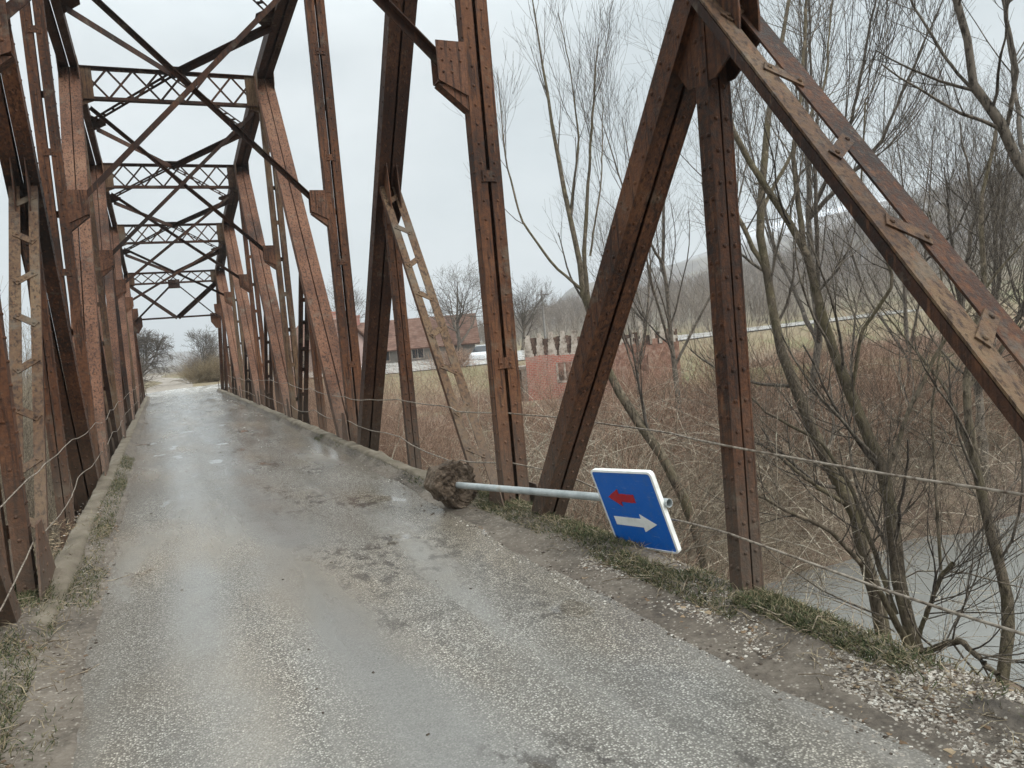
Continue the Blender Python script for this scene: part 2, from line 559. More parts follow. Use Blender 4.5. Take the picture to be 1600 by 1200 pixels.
# lateral bracing in the plane of the top chords: a diamond in every bay
for k in range(0, 5):
    ya, yb = Yk(k), Yk(k + 1)
    za, zb = HT[k] - 0.06, HT[k + 1] - 0.06
    ym, zm = (ya + yb) / 2, (za + zb) / 2
    for s in (-1, 1):
        xm = s * (WX - 0.2)
        brace((0.0, ya + 0.05, za), (xm, ym - 0.2, zm + 0.02), 0.15, ladder=True)
        brace((xm, ym + 0.2, zm - 0.02), (0.0, yb - 0.05, zb), 0.13)
        p = MB()
        p.prism([(s * (WX - 0.14), ym - 0.55, zm + 0.05 + 0.02), (s * (WX - 0.48), ym - 0.12, zm + 0.03), (s * (WX - 0.48), ym + 0.12, zm + 0.01), (s * (WX - 0.14), ym + 0.55, zm - 0.03)], (0, 0, 0.012))
        p.build('brace_plate', M_DARK, bridge)
    p = MB()
    p.abox((-0.22, ya - 0.2, za + 0.085), (0.22, ya + 0.2, za + 0.097))
    p.build('brace_plate', M_DARK, bridge)
# sway bracing: crossed angles from each bracket to the opposite head of the strut
for k in range(0, 5):
    y0, z0 = Yk(k), HT[k]
    for s in (-1, 1):
        brace((s * (WX - 0.30), y0 + s * 0.03, 3.96 + 0.05), (-s * (WX - 0.32), y0 + s * 0.03, z0 - 0.85), 0.08, name='sway_brace')
# end frame, raked with the end posts
fe = 0.30
ye, ze = PAN * 5 + PAN * fe, HT[5] + (ZB - HT[5]) * fe
mb = MB()
mb.abox((-WX + 0.1, ye - 0.05, ze - 0.02), (WX - 0.1, ye + 0.05, ze + 0.06))
mb.build('end_strut', M_DARK, bridge)
y5, z5 = PAN * 5, HT[5]
mb = MB(); mb.abox((-0.24, y5 - 0.03, z5 - 0.78), (0.24, y5 - 0.015, z5 - 0.38)); mb.build('brace_plate', M_DARK, bridge)
for s in (-1, 1):
    brace((s * 0.15, y5, z5 - 0.62), (s * (WX - 0.2), ye - 0.08, ze - 0.05), 0.06, name='sway_brace')
    brace((s * (WX - 0.2), y5 + 0.5, z5 - 0.5), (0, ye - 0.06, ze + 0.05), 0.17)
    mb = MB(); mb.prism([(s * (WX - 0.05), ye, ze + 0.12), (s * (WX - 0.50), ye, ze + 0.12), (s * (WX - 0.50), ye, ze - 0.3), (s * (WX - 0.3), ye, ze - 0.62), (s * (WX - 0.05), ye, ze - 0.62)], (0, 0.05, 0))
    mb.build('bracket', M_BROWN, bridge)
# the deck slab that carries the road, with cross-beams below
t = NT('old_concrete')
cn = t.noise(3.5, 6, 0.65)
cc = t.ramp(cn, [(0.3, (0.085, 0.068, 0.05)), (0.55, (0.17, 0.143, 0.108)), (0.75, (0.25, 0.22, 0.178))])
cc = t.mix(t.ramp(t.noise(14, 4, 0.7), [(0.5, 0.0), (0.68, 0.6)]), cc, (0.085, 0.08, 0.045))
t.bump(t.noise(30, 5, 0.7), 0.6, 0.02)
M_CONC = t.out(cc, 0.9, 0.25)
mb = MB(); mb.abox((-1.80, -14, -0.5), (1.80, 37.4, -0.30)); mb.build('deck', M_CONC, bridge)
for k in np.arange(-2, 6.01, 0.5):
    mb = MB(); mb.abox((-2.1, PAN * k - 0.12, -1.0), (2.1, PAN * k + 0.12, -0.51)); mb.build('cross_beam', M_DARK, bridge)
# ------------------------------------------------------------------ numpy noise for shaping ground
def _hash(ix, iy, s):
    h = np.sin(ix * 127.1 + iy * 311.7 + s * 74.7) * 43758.5453
    return h - np.floor(h)
def vnoise(x, y, s=0):
    x = np.asarray(x, float); y = np.asarray(y, float)
    ix, iy = np.floor(x), np.floor(y); fx, fy = x - ix, y - iy
    fx = fx * fx * (3 - 2 * fx); fy = fy * fy * (3 - 2 * fy)
    a, b, c, d = _hash(ix, iy, s), _hash(ix + 1, iy, s), _hash(ix, iy + 1, s), _hash(ix + 1, iy + 1, s)
    return (a * (1 - fx) + b * fx) * (1 - fy) + (c * (1 - fx) + d * fx) * fy
def fbm(x, y, s=0, o=4):
    v, a, t = 0, 1.0, 0
    for i in range(o):
        v = v + a * vnoise(x * 2 ** i, y * 2 ** i, s + i); t += a; a *= 0.5
    return v / t
def sstep(a, b, x):
    t = np.clip((x - a) / (b - a), 0, 1); return t * t * (3 - 2 * t)

# ------------------------------------------------------------------ terrain
MEADOW = (36.0, 31.5)
RX = np.array([-400, -60, 0.0, 4, 10, 20, 43, 84, 140, 220, 500])
RY = np.array([60, 51, 50, 52.5, 53.2, 52, 55, 61, 70, 88, 150])
RZ = np.array([-1.5, -0.5, -0.18, -0.2, -0.25, -0.3, -0.25, 0.1, 1.2, 3.5, 12])
def terr(x, y):
    x = np.asarray(x, float); y = np.asarray(y, float)
    yr = np.interp(x, RX, RY); zr = np.interp(x, RX, RZ) - 0.1 - 0.2 * sstep(6, 14, x) * (1 - 0.8 * sstep(25, 48, x))
    t = sstep(4.6, 13, yr - y)
    flood = -2.75 + 0.35 * (fbm(x * 0.12, y * 0.12, 3) - 0.5) * 2 + 0.12 * (fbm(x * 0.7, y * 0.7, 5) - 0.5)
    z = zr * (1 - t) + flood * t
    # approach ramp under the road behind the bridge end
    rp = sstep(9, 3.5, np.abs(x)) * sstep(36.5, 38.5, y) * (1 - sstep(48, 52, y))
    z = z * (1 - rp) + np.minimum(-0.3, z + 9) * rp
    # river, reaching under the bridge from the right
    yb = 6.4 + 0.7 * (fbm(x * 0.35, 7.0 + 0 * x, 9) - 0.5) * 2 + np.maximum(0, 5 - x) * 0.3
    riv = sstep(0.3, -2.4, y - yb) * sstep(-2.5, 0.5, x) * sstep(-40, -37, y)
    riv = np.maximum(riv, sstep(0.3, -2.0, y - 4.0) * sstep(-20, -16, y) * sstep(-4, -7, x) * 0.0)
    z = z * (1 - riv) + (-4.9) * riv
    for (mx_, my_, mh, mr_) in ((6.0, -0.9, 2.6, 1.5), (6.5, -1.75, 2.2, 1.1), (3.2, 0.6, 2.6, 2.2), (4.2, 2.6, 1.6, 1.5), (7.9, 1.6, 1.6, 0.8)):
        d2 = ((x - mx_) ** 2 + (y - my_) ** 2) / mr_ ** 2
        z = z + 0.0 * x + mh * np.exp(-d2 * 1.3) * (riv > 0.02) * np.clip((-2.3 - z) / 2.5, 0, 1)
    # hills to the right and far beyond
    dx, dy = x - CAM[0], y - CAM[1]
    r = np.hypot(dx, dy); az = np.degrees(np.arctan2(dx, dy))
    near = sstep(36, 60, az) * 24 * sstep(100, 330, r) * (az < 150)
    ridge = 1 + 0.35 * (fbm(az * 0.13, 0 * az, 21) - 0.5) * 2
    far = (36 * sstep(26, 31, az) + 62 * sstep(31, 47, az) - 45 * sstep(49, 58, az)) * sstep(420, 1050, r) * ridge * (1 - sstep(120, 150, az))
    mid = 7 * sstep(22, 30, az) * sstep(110, 300, r) * (1 - sstep(120, 150, az))
    left = 34 * sstep(-25, 1, az) * sstep(34, 8, az) * sstep(900, 1900, r) * (0.7 + 0.6 * fbm(az * 0.25, 0 * az, 33))
    bump = (fbm(x * 0.012, y * 0.012, 41) - 0.5) * np.clip((r - 90) / 300, 0, 1) * 10
    lm = sstep(-6, -30, az) * 30 * sstep(80, 400, r) * (az > -150)
    return z + near + far + mid + left + np.maximum(bump, -3) * (r > 90) + lm

nphi = 900
rr = np.concatenate([np.arange(0.6, 60, 0.42), 60 * 1.022 ** np.arange(1, 196)])
phi = np.linspace(0, 2 * np.pi, nphi, endpoint=False)
PH, RR = np.meshgrid(phi, rr)
GX, GY = RR * np.sin(PH) + 4.0, RR * np.cos(PH)
GZ = terr(GX, GY)
nr = len(rr)
V = np.stack([GX, GY, GZ], -1).reshape(-1, 3)
i, j = np.meshgrid(np.arange(nr - 1), np.arange(nphi), indexing='ij')
a = i * nphi + j; b = i * nphi + (j + 1) % nphi
Fq = np.stack([a, a + nphi, b + nphi, b], -1).reshape(-1, 4)
cv = np.concatenate([V, [[4.0, 0, float(terr(4.0, 0.0))]]])
tri = np.stack([np.full(nphi, len(V)), np.arange(nphi), (np.arange(nphi) + 1) % nphi], -1)
t = NT('winter_ground')
n1 = t.noise(0.35, 6, 0.6); n2 = t.noise(5.0, 5, 0.7)
mixn = t.math('ADD', t.math('MULTIPLY', n1, 0.55), t.math('MULTIPLY', n2, 0.45))
g = t.ramp(mixn, [(0.34, (0.06, 0.042, 0.032)), (0.47, (0.14, 0.098, 0.074)), (0.56, (0.19, 0.145, 0.105)), (0.7, (0.24, 0.20, 0.14))])
gr = t.noise(0.09, 4, 0.6)
y_ = t.sepz('Y'); x_ = t.sepz('X'); z_ = t.sepz('Z')
band = t.math('MULTIPLY', t.rng(y_, 30, 40), t.rng(z_, -3.0, -1.6))
g = t.mix(t.math('MULTIPLY', band, t.ramp(n2, [(0.35, 0.1), (0.6, 0.7)])), g, (0.20, 0.175, 0.095))
g = t.mix(t.math('MULTIPLY', t.ramp(gr, [(0.53, 0.0), (0.63, 0.6)]), t.rng(y_, 14, 26)), g, (0.125, 0.135, 0.06))
dist = t.n.new('ShaderNodeVectorMath'); dist.operation = 'LENGTH'; t.l.new(t.P, dist.inputs[0])
D = dist.outputs['Value']
wood = t.ramp(t.noise(0.03, 6, 0.65), [(0.35, (0.085, 0.078, 0.074)), (0.5, (0.125, 0.108, 0.095)), (0.66, (0.17, 0.155, 0.12))])
g = t.mix(t.rng(D, 110, 190), g, wood)
sn = t.math('MULTIPLY', t.rng(z_, 62, 92), t.ramp(t.noise(0.011, 6, 0.7), [(0.44, 0.0), (0.52, 1.0)]))
g = t.mix(sn, g, (0.72, 0.75, 0.8))
mv = t.n.new('ShaderNodeVectorMath'); mv.operation = 'DISTANCE'; t.l.new(t.P, mv.inputs[0]); mv.inputs[1].default_value = (MEADOW[0], MEADOW[1], -2.6)
g = t.mix(t.math('MULTIPLY', t.rng(t.math('ADD', mv.outputs['Value'], t.math('MULTIPLY', gr, 5.0)), 16.5, 11.5), t.ramp(n2, [(0.3, 0.55), (0.6, 0.95)])), g, (0.17, 0.185, 0.075))
t.bump(n2, 0.7, 0.12)
M_GROUND = t.out(g, 0.95, 0.15)
gr_o = np_mesh('ground', cv, Fq, M_GROUND, smooth=True, tris=tri)
tag(gr_o, kind='structure')

# ------------------------------------------------------------------ river
t = NT('grey_river_water')
t.bump(t.math('ADD', t.noise(3.0, 3, 0.5, vec=t.scale((1, 2.6, 1)), dist=0.4), t.math('MULTIPLY', t.noise(9.0, 2, 0.5, vec=t.scale((1, 2.2, 1))), 0.4)), 0.25, 0.06)
M_WATER = t.out(t.mix(t.noise(0.6, 4), (0.145, 0.147, 0.137), (0.20, 0.202, 0.19)), 0.12, 0.5)
mb = MB()
nx = 90
mb.v += [np.array((x, y, -4.0)) for x in np.linspace(-6, 320, nx) for y in (-45, 9.5)]
mb.f += [[2 * k, 2 * k + 2, 2 * k + 3, 2 * k + 1] for k in range(nx - 1)]
tag(mb.build('river', M_WATER), kind='structure')

# ------------------------------------------------------------------ road
def offs(pts):
    pts = np.array(pts, float); T = np.gradient(pts[:, :2], axis=0); T /= np.linalg.norm(T, axis=1)[:, None]
    return np.stack([T[:, 1], -T[:, 0]], 1)
def strip(pts, wl_, wr_, ncol):
    pts = np.array(pts, float); N = offs(pts); w = np.linspace(0, 1, ncol)
    o = (-np.asarray(wl_)[:, None] * (1 - w) + np.asarray(wr_)[:, None] * w)
    V = np.zeros((len(pts), ncol, 3)); V[..., :2] = pts[:, None, :2] + N[:, None, :] * o[..., None]; V[..., 2] = pts[:, None, 2]
    i, j = np.meshgrid(np.arange(len(pts) - 1), np.arange(ncol - 1), indexing='ij'); a = i * ncol + j
    return V, np.stack([a, a + 1, a + ncol + 1, a + ncol], -1).reshape(-1, 4)
def smooth_line(P, n):
    P = np.array(P, float); s = np.concatenate([[0], np.cumsum(np.linalg.norm(np.diff(P[:, :2], axis=0), axis=1))])
    q = np.linspace(0, s[-1], n); L = np.stack([np.interp(q, s, P[:, k]) for k in range(P.shape[1])], 1)
    for _ in range(int(n / 40)):
        L[1:-1] = (L[:-2] + 2 * L[1:-1] + L[2:]) / 4
    return L
t = NT('worn_wet_asphalt')
chipc = t.voro(102, out='Color'); chipd = t.voro(102)
cs = t.n.new('ShaderNodeSeparateColor'); t.l.new(chipc, cs.inputs[0])
stone = t.ramp(cs.outputs[0], [(0.0, (0.14, 0.13, 0.112)), (0.35, (0.265, 0.25, 0.22)), (0.75, (0.42, 0.398, 0.348)), (1.0, (0.70, 0.67, 0.60))])
binder = (0.108, 0.10, 0.086)
wear = t.noise(0.55, 5, 0.6, vec=t.scale((1.6, 0.45, 1)))
expo = t.ramp(wear, [(0.34, 0.25), (0.6, 0.95)])
x_ = t.sepz('X'); y_ = t.sepz('Y')
chipmask = t.math('MULTIPLY', t.ramp(chipd, [(0.30, 1.0), (0.62, 0.0)]), expo)
c = t.mix(chipmask, binder, stone)
fines = t.ramp(t.noise(120, 3, 0.7), [(0.35, (0.155, 0.149, 0.136)), (0.65, (0.28, 0.272, 0.25))])
def lane(x0, w):
    return t.rng(t.math('ABSOLUTE', t.math('SUBTRACT', t.math('ADD', x_, t.math('MULTIPLY', t.noise(0.35, 2), 0.5)), x0 + 0.25)), w, w * 0.25)
trk = t.math('MAXIMUM', lane(-0.05, 0.42), t.math('MULTIPLY', lane(-0.78, 0.30), 0.75))
smoothm = t.math('MULTIPLY', t.math('MAXIMUM', trk, t.ramp(t.noise(0.9, 4, 0.55, vec=t.scale((2.0, 0.28, 1))), [(0.52, 0.0), (0.66, 0.8)])), t.ramp(t.noise(3.0, 4, 0.6), [(0.3, 0.5), (0.6, 0.95)]))
c = t.mix(smoothm, c, fines)
c = t.mix(t.math('MULTIPLY', lane(-0.02, 0.36), 0.35), c, (0.10, 0.10, 0.097))
tint = t.noise(0.7, 3, 0.5, vec=t.scale((1.5, 0.6, 1)))
c = t.mix(t.ramp(tint, [(0.45, 0.0), (0.65, 0.6)]), c, t.mix(1.0, c, (1.08, 0.95, 0.80), 'MULTIPLY'))
crk = t.noise(9.0, 5, 0.75, vec=t.scale((1.0, 0.6, 1)))
patch = t.math('MULTIPLY', t.ramp(t.noise(0.9, 3, 0.6, vec=t.scale((1.2, 0.55, 1))), [(0.46, 0.0), (0.56, 1.0)]), t.rng(t.math('ABSOLUTE', t.math('SUBTRACT', x_, 0.62)), 0.75, 0.2))
c = t.mix(t.math('MULTIPLY', t.ramp(crk, [(0.50, 0.0), (0.56, 0.9)]), patch), c, (0.035, 0.029, 0.024))
edge = t.rng(t.math('ABSOLUTE', t.math('ADD', x_, 0.03)), 1.22, 1.55)
en = t.math('MULTIPLY', edge, t.ramp(t.noise(2.2, 4), [(0.3, 0.3), (0.55, 1.0)]))
en = t.math('MULTIPLY', en, t.rng(y_, 36, 40, 1.0, 0.0))
c = t.mix(t.math('MULTIPLY', en, 0.8), c, t.mix(t.noise(18, 5, 0.7), (0.085, 0.072, 0.058), (0.19, 0.166, 0.137)))
c = t.mix(t.rng(y_, 36, 46), c, (0.37, 0.355, 0.325))  # sky sheen at grazing angle, painted in as paler colour past the bridge
wet = t.noise(0.8, 4, 0.6, vec=t.scale((2.3, 0.35, 1)))
pud = t.ramp(t.noise(1.25, 3, 0.55, vec=t.scale((1.5, 0.8, 1))), [(0.625, 0.0), (0.655, 1.0)])
pud = t.math('MULTIPLY', pud, t.rng(y_, 36, 38, 1.0, 0.0))
ro = t.mix(pud, t.ramp(wet, [(0.35, 0.10), (0.65, 0.31)]), (0.06, 0.06, 0.06))
h = t.math('ADD', t.math('MULTIPLY', t.math('SUBTRACT', 1.0, chipd), t.math('MULTIPLY', expo, t.math('SUBTRACT', 1.0, t.math('MULTIPLY', smoothm, 0.7)))), t.math('MULTIPLY', t.noise(40, 3), 0.25))
h = t.math('MULTIPLY', h, t.math('SUBTRACT', 1.0, t.math('MULTIPLY', pud, 0.93)))
t.bump(h, 0.45, 0.0055)
M_ROAD = t.out(c, ro, 0.5)
ctr = [(0, -15, -.12), (0, -5, -.12), (0, 5, -.12), (0, 37, -.12), (0.1, 43, -.14), (1.6, 48.3, -.17), (5, 51.6, -.2), (11, 53.2, -.24), (20, 52, -.27), (43, 55, -.22), (84, 61, .14), (140, 70, 1.25), (220, 88, 3.6)]
L = smooth_line(ctr, 620)
wid = np.interp(L[:, 1], [30, 38, 46, 60], [1.78, 1.9, 3.0, 2.8]) + np.interp(L[:, 0], [5, 12, 40, 60], [0, 2.0, 2.0, 0.6])
V, Fq = strip(L, wid, wid, 9)
V[..., 2] -= np.linspace(-1, 1, 9)[None] * wid[:, None] * (0.055 * sstep(5, 14, L[:, 0]) * (1 - 0.75 * sstep(25, 48, L[:, 0])))[:, None]      # banked through the bend
tag(np_mesh('road', V, Fq, M_ROAD, smooth=True), kind='structure')

t = NT('pale_gravel')
M_GRAVEL = t.out(t.ramp(t.noise(2.2, 6, 0.7), [(0.3, (0.12, 0.098, 0.075)), (0.55, (0.24, 0.21, 0.175)), (0.7, (0.36, 0.335, 0.30))]), 0.8, 0.3)
L = smooth_line([(-0.3, 47, -.17), (-0.6, 56, -.2), (-0.4, 66, -.22), (0.8, 78, -.15), (-0.2, 95, -.1), (-3.0, 115, 0), (-2, 140, .1)], 90)
wv = 1.7 + 0.5 * (fbm(L[:, 1] * 0.2, L[:, 1] * 0, 4) - 0.5)
L[:, 2] = terr(L[:, 0], L[:, 1]) + 0.03
L[:10, 2] = np.linspace(-0.165, L[10, 2], 10)
V, Fq = strip(L, wv, wv, 5)
V[..., 2] = np.maximum(V[..., 2], terr(V[..., 0], V[..., 1]) + 0.03)
tag(np_mesh('gravel_path', V, Fq, M_GRAVEL, smooth=True), kind='structure')

# ------------------------------------------------------------------ dirt verges and kerbs
t = NT('dirt_verge')
dn = t.noise(1.6, 6, 0.65); df = t.noise(22, 5, 0.7)
c = t.ramp(t.math('ADD', t.math('MULTIPLY', dn, 0.6), t.math('MULTIPLY', df, 0.4)), [(0.37, (0.045, 0.035, 0.026)), (0.49, (0.11, 0.09, 0.07)), (0.64, (0.195, 0.168, 0.137))])
pb = t.voro(60, out='Color'); ps = t.n.new('ShaderNodeSeparateColor'); t.l.new(pb, ps.inputs[0])
c = t.mix(t.math('MULTIPLY', t.ramp(ps.outputs[1], [(0.82, 0.0), (0.86, 1.0)]), t.ramp(t.voro(60), [(0.25, 0.8), (0.5, 0.0)])), c, (0.34, 0.31, 0.26))
c = t.mix(t.ramp(t.noise(4.5, 5, 0.7), [(0.57, 0.0), (0.66, 0.65)]), c, (0.055, 0.045, 0.033))
t.bump(t.math('ADD', df, t.math('MULTIPLY', t.noise(7, 3), 1.2)), 0.7, 0.02)
M_DIRT = t.out(c, t.ramp(dn, [(0.3, 0.55), (0.6, 0.85)]), 0.35)

yy = np.concatenate([np.arange(-15, 14, 0.07), np.arange(14, 37.6, 0.3)])
RIN = np.interp(yy, [-15, -4.5, -3.7, -3, -1.7, -.5, 1, 3, 8, 24, 37], [1.46, 1.42, 1.34, 1.37, 1.36, 1.46, 1.5, 1.52, 1.58, 1.6, 1.62])
LIN = np.interp(yy, [-15, -2.8, -1.2, 1.6, 14, 26, 37], [-1.38, -1.38, -1.40, -1.43, -1.54, -1.58, -1.6])
def verge(xin, sgn, mound):
    w = np.linspace(0, 1, 22)
    wob = (fbm(yy * 0.9, 0 * yy, 2 + sgn) - 0.5) * 0.16 + (fbm(yy * 5, 0 * yy, 12 + sgn) - 0.5) * 0.05
    xi = xin + wob
    m = mound(yy)
    xo = sgn * (1.668 + m * 0.50)
    X = xi[:, None] * (1 - w) + xo[:, None] * w
    Y = np.repeat(yy[:, None], len(w), 1)
    z = -0.117 + 0.085 * w ** 1.4 + 0.02 * (fbm(X * 6, Y * 3, 5) - 0.45) * np.minimum(1, w * 6) + 0.012 * (fbm(X * 22, Y * 22, 8) - 0.5) * np.minimum(1, w * 5)
    hump = np.exp(-((np.abs(X) - 1.86) / 0.17) ** 2) * (0.05 + 0.045 * (fbm(X * 3, Y * 1.5, 15) - 0.5))
    z = z + m[:, None] * hump
    drop = np.clip((np.abs(X) - 2.0) / 0.16, 0, 1) ** 1.5 * 0.5
    z = z - drop * m[:, None]
    z[:, 0] = -0.127
    V = np.stack([X, Y, z], -1)
    i, j = np.meshgrid(np.arange(len(yy) - 1), np.arange(len(w) - 1), indexing='ij'); a = i * len(w) + j
    Fq = np.stack([a, a + 1, a + len(w) + 1, a + len(w)], -1).reshape(-1, 4)
    if sgn < 0: Fq = Fq[:, ::-1]
    return V, Fq
MR = lambda y: sstep(1.4, -0.2, y)
ML = lambda y: sstep(1.6, -0.4, y)
for nm, xin, s, m in (('verge', RIN, 1, MR), ('verge', LIN, -1, ML)):
    V, Fq = verge(xin, s, m)
    tag(np_mesh(nm, V, Fq, M_DIRT, smooth=True), kind='structure')
def verge_z(x, y):
    s = np.sign(x); m = np.where(s > 0, MR(y), ML(y))
    xi = np.where(s > 0, np.interp(y, yy, RIN), -np.interp(y, yy, LIN)); xo = 1.668 + m * 0.5
    w = np.clip((np.abs(x) - xi) / (xo - xi), 0, 1)
    z = -0.117 + 0.085 * w ** 1.4 + m * np.exp(-((np.abs(x) - 1.86) / 0.17) ** 2) * 0.05 - m * np.clip((np.abs(x) - 2.0) / 0.16, 0, 1) ** 1.5 * 0.5
    return np.where(np.abs(x) < xi, -0.118, z)

for sgn in (1, -1):
    y0s = -9.0
    ys = np.concatenate([np.arange(y0s, 14, 0.12), np.arange(14, 37.5, 0.4)])
    prof = [(1.650, -0.20), (1.657, -0.06), (1.668, -0.018), (1.695, -0.002), (1.76, 0.003), (1.82, 0.001), (1.845, -0.02), (1.85, -0.4)]
    V = np.zeros((len(ys), len(prof), 3))
    for q, (px_, pz) in enumerate(prof):
        n_ = (fbm(ys * 2.2, 0 * ys + q * 0.35, 17 + sgn) - 0.5)
        V[:, q, 0] = sgn * (px_ + n_ * 0.05 * (q < 4)); V[:, q, 1] = ys
        V[:, q, 2] = pz - (0.13 if sgn > 0 else 0.06) * sstep(1.2, -0.8, ys) * (q > 0) * (q < 7) + n_ * 0.085 * (1 <= q <= 6) + 0.03 * (fbm(ys * 9, 0 * ys + q, 44 + sgn) - 0.5) * (1 <= q <= 6) - 0.03 * (vnoise(ys * 0.9, 0 * ys, 60 + sgn) > 0.78) * (1 <= q <= 4)
    i, j = np.meshgrid(np.arange(len(ys) - 1), np.arange(len(prof) - 1), indexing='ij'); a = i * len(prof) + j
    Fq = np.stack([a, a + 1, a + len(prof) + 1, a + len(prof)], -1).reshape(-1, 4)
    if sgn > 0: Fq = Fq[:, ::-1]
    tag(np_mesh('kerb', V, Fq, M_CONC, smooth=True), kind='structure')

# ------------------------------------------------------------------ guard wires along the trusses
t = NT('old_wire'); M_WIRE = t.out(t.ramp(t.noise(30, 4), [(0.35, (0.09, 0.065, 0.045)), (0.6, (0.30, 0.26, 0.21))]), 0.65, 0.4, 0.2)
for sgn, zh, lab in ((1, 0.80, 'upper rusty wire strung along the truss behind the blue sign'), (1, 0.32, 'lower rusty wire strung along the truss beside the fallen sign'),
                     (-1, 0.80, 'upper slack pale wire strung along the left truss posts'), (-1, 0.34, 'lower slack pale wire strung along the left truss posts')):
    pts = []
    ys = np.arange(-9, 31, 0.155)
    out_ = lambda y: float(np.interp(y, [-3.1, -2.8, -2.3, -1.8, -1.0, -0.5, 0.1, 0.6], [-0.05, -0.13, -0.29, -0.36, -0.36, -0.3, -0.1, 0.0])) if sgn > 0 else 0.0
    for y in ys:
        f = (y / 3.1) % 1.0
        sag = -0.05 * (1 - (2 * f - 1) ** 2) * (0.5 + vnoise(np.floor(y / 3.1), 3.0, 5 + int(zh * 10)))
        w = 0.05 * (fbm(np.array(y * 0.55), np.array(zh * 9.0), 77 + sgn) - 0.5) * (2.0 if sgn < 0 or y > 1 else 0.7)
        drop = 0.06 * (vnoise(np.array(y * 0.16), np.array(zh * 5), 91 + sgn) - 0.5) * (y > 1 or sgn < 0)
        pts.append((sgn * (WX - 0.16 + 0.5 * w - out_(y)), y, zh + sag + w + 2.0 * drop - (0.11 * math.exp(-((y + 1.9) / 0.75) ** 2) if (sgn > 0 and zh < 0.5) else 0.0)))
    mb = MB(); mb.tube(pts, 0.007 if sgn > 0 else 0.0048, 6)
    tag(mb.build('guard_wire', M_WIRE, smooth=True), lab, 'wire', 'guard wires along the bridge')

# ------------------------------------------------------------------ the fallen road sign
def camvec(v): return CM.T @ np.array(v, float)
Pb, Pe = at(711, 757.5, 7.25), at(1046, 786, 4.93)
ax_ = Pe - Pb; PL = np.linalg.norm(ax_); ax_ /= PL
c0 = camvec((0.29, -0.92, 0.26)); c0 -= ax_ * np.dot(c0, ax_); c0 /= np.linalg.norm(c0)
nn = np.cross(c0, ax_)
if np.dot(nn, CAM - Pe) < 0: nn = -nn
sign = empty('fallen_road_sign', (float(Pb[0]), float(Pb[1]), -0.12))
tag(sign, 'fallen blue square road sign with red and white arrows, pole in a concrete lump', 'road sign')
t = NT('galvanised_pole')
M_GALV = t.out(t.ramp(t.noise(9, 5, 0.6, vec=t.scale((1, 1, 1))), [(0.35, (0.30, 0.33, 0.33)), (0.6, (0.44, 0.47, 0.47)), (0.72, (0.30, 0.26, 0.2))]), 0.5, 0.5, 0.25)
# pole is a real open pipe
mb = MB()
k = 20; s1 = c0; s2 = np.cross(ax_, c0)
rings = [(Pb - ax_ * 0.1, 0.03), (Pb + ax_ * 0.4, 0.03), (Pe, 0.03), (Pe, 0.0265), (Pe - ax_ * 0.35, 0.0265)]
for c_, r_ in rings:
    for j in range(k):
        a = 2 * math.pi * j / k
        mb.v.append(c_ + r_ * (math.cos(a) * s1 + math.sin(a) * s2))
for i in range(len(rings) - 1):
    for j in range(k):
        mb.f.append([i * k + j, i * k + (j + 1) % k, (i + 1) * k + (j + 1) % k, (i + 1) * k + j])
pole = mb.build('pole', M_GALV, sign, smooth=False)
mb = MB()
for q in (0.07, 0.14):
    pass
# concrete footing torn out of the ground
t = NT('muddy_concrete')
bn = t.noise(5, 6, 0.7); bf = t.noise(28, 5, 0.7)
c = t.ramp(t.math('ADD', t.math('MULTIPLY', bn, 0.6), t.math('MULTIPLY', bf, 0.4)), [(0.36, (0.03, 0.022, 0.016)), (0.47, (0.085, 0.062, 0.044)), (0.57, (0.165, 0.125, 0.092)), (0.7, (0.25, 0.205, 0.16))])
t.bump(t.math('ADD', bf, bn), 0.9, 0.03)
M_MUD = t.out(c, 0.9, 0.25)
nu, nv = 40, 34
V = []
for iv in range(nv):
    s = iv / (nv - 1)
    # profile of a stubby drum: front face, side, back
    if s < 0.36: rad, lon = s / 0.36 * 0.215, 0.055
    elif s < 0.7: rad, lon = 0.225 + 0.01 * math.sin((s - .36) * 9), 0.055 - (s - 0.36) / 0.34 * 0.24
    else: rad, lon = 0.225 * (1 - (s - 0.7) / 0.3), -0.185
    for iu in range(nu):
        a = 2 * math.pi * iu / nu
        oc = 1.0 / max(0.9, max(abs(math.cos(a - q * math.pi / 4)) for q in range(8))) * 0.985
        n_ = float(fbm(np.array(3.1 * math.cos(a) * rad * 5 + 9), np.array(3.1 * math.sin(a) * rad * 5 + lon * 11), 3, 5)) - 0.5
        n2 = float(fbm(np.array(9 * math.cos(a) * rad * 5 + 9), np.array(9 * math.sin(a) * rad * 5 + lon * 40), 8, 3)) - 0.5
        r_ = 0.94 * rad * oc ** 1.6 * (1 + 0.22 * round(n_ * 6) / 6 + 0.16 * n2 + 0.11 * math.sin(2 * a + 0.7) + 0.07 * math.cos(3 * a))
        p = Pb + ax_ * (lon + 0.07 * n_ + 0.05 * n2) + r_ * (math.cos(a) * s1 + math.sin(a) * s2)
        V.append(p)
Fq = [[v * nu + u, v * nu + (u + 1) % nu, (v + 1) * nu + (u + 1) % nu, (v + 1) * nu + u] for v in range(nv - 1) for u in range(nu)]
V = np.array(V); V[:, 2] = np.maximum(V[:, 2], -0.128)
np_mesh('concrete_footing', V, Fq, M_MUD, sign)

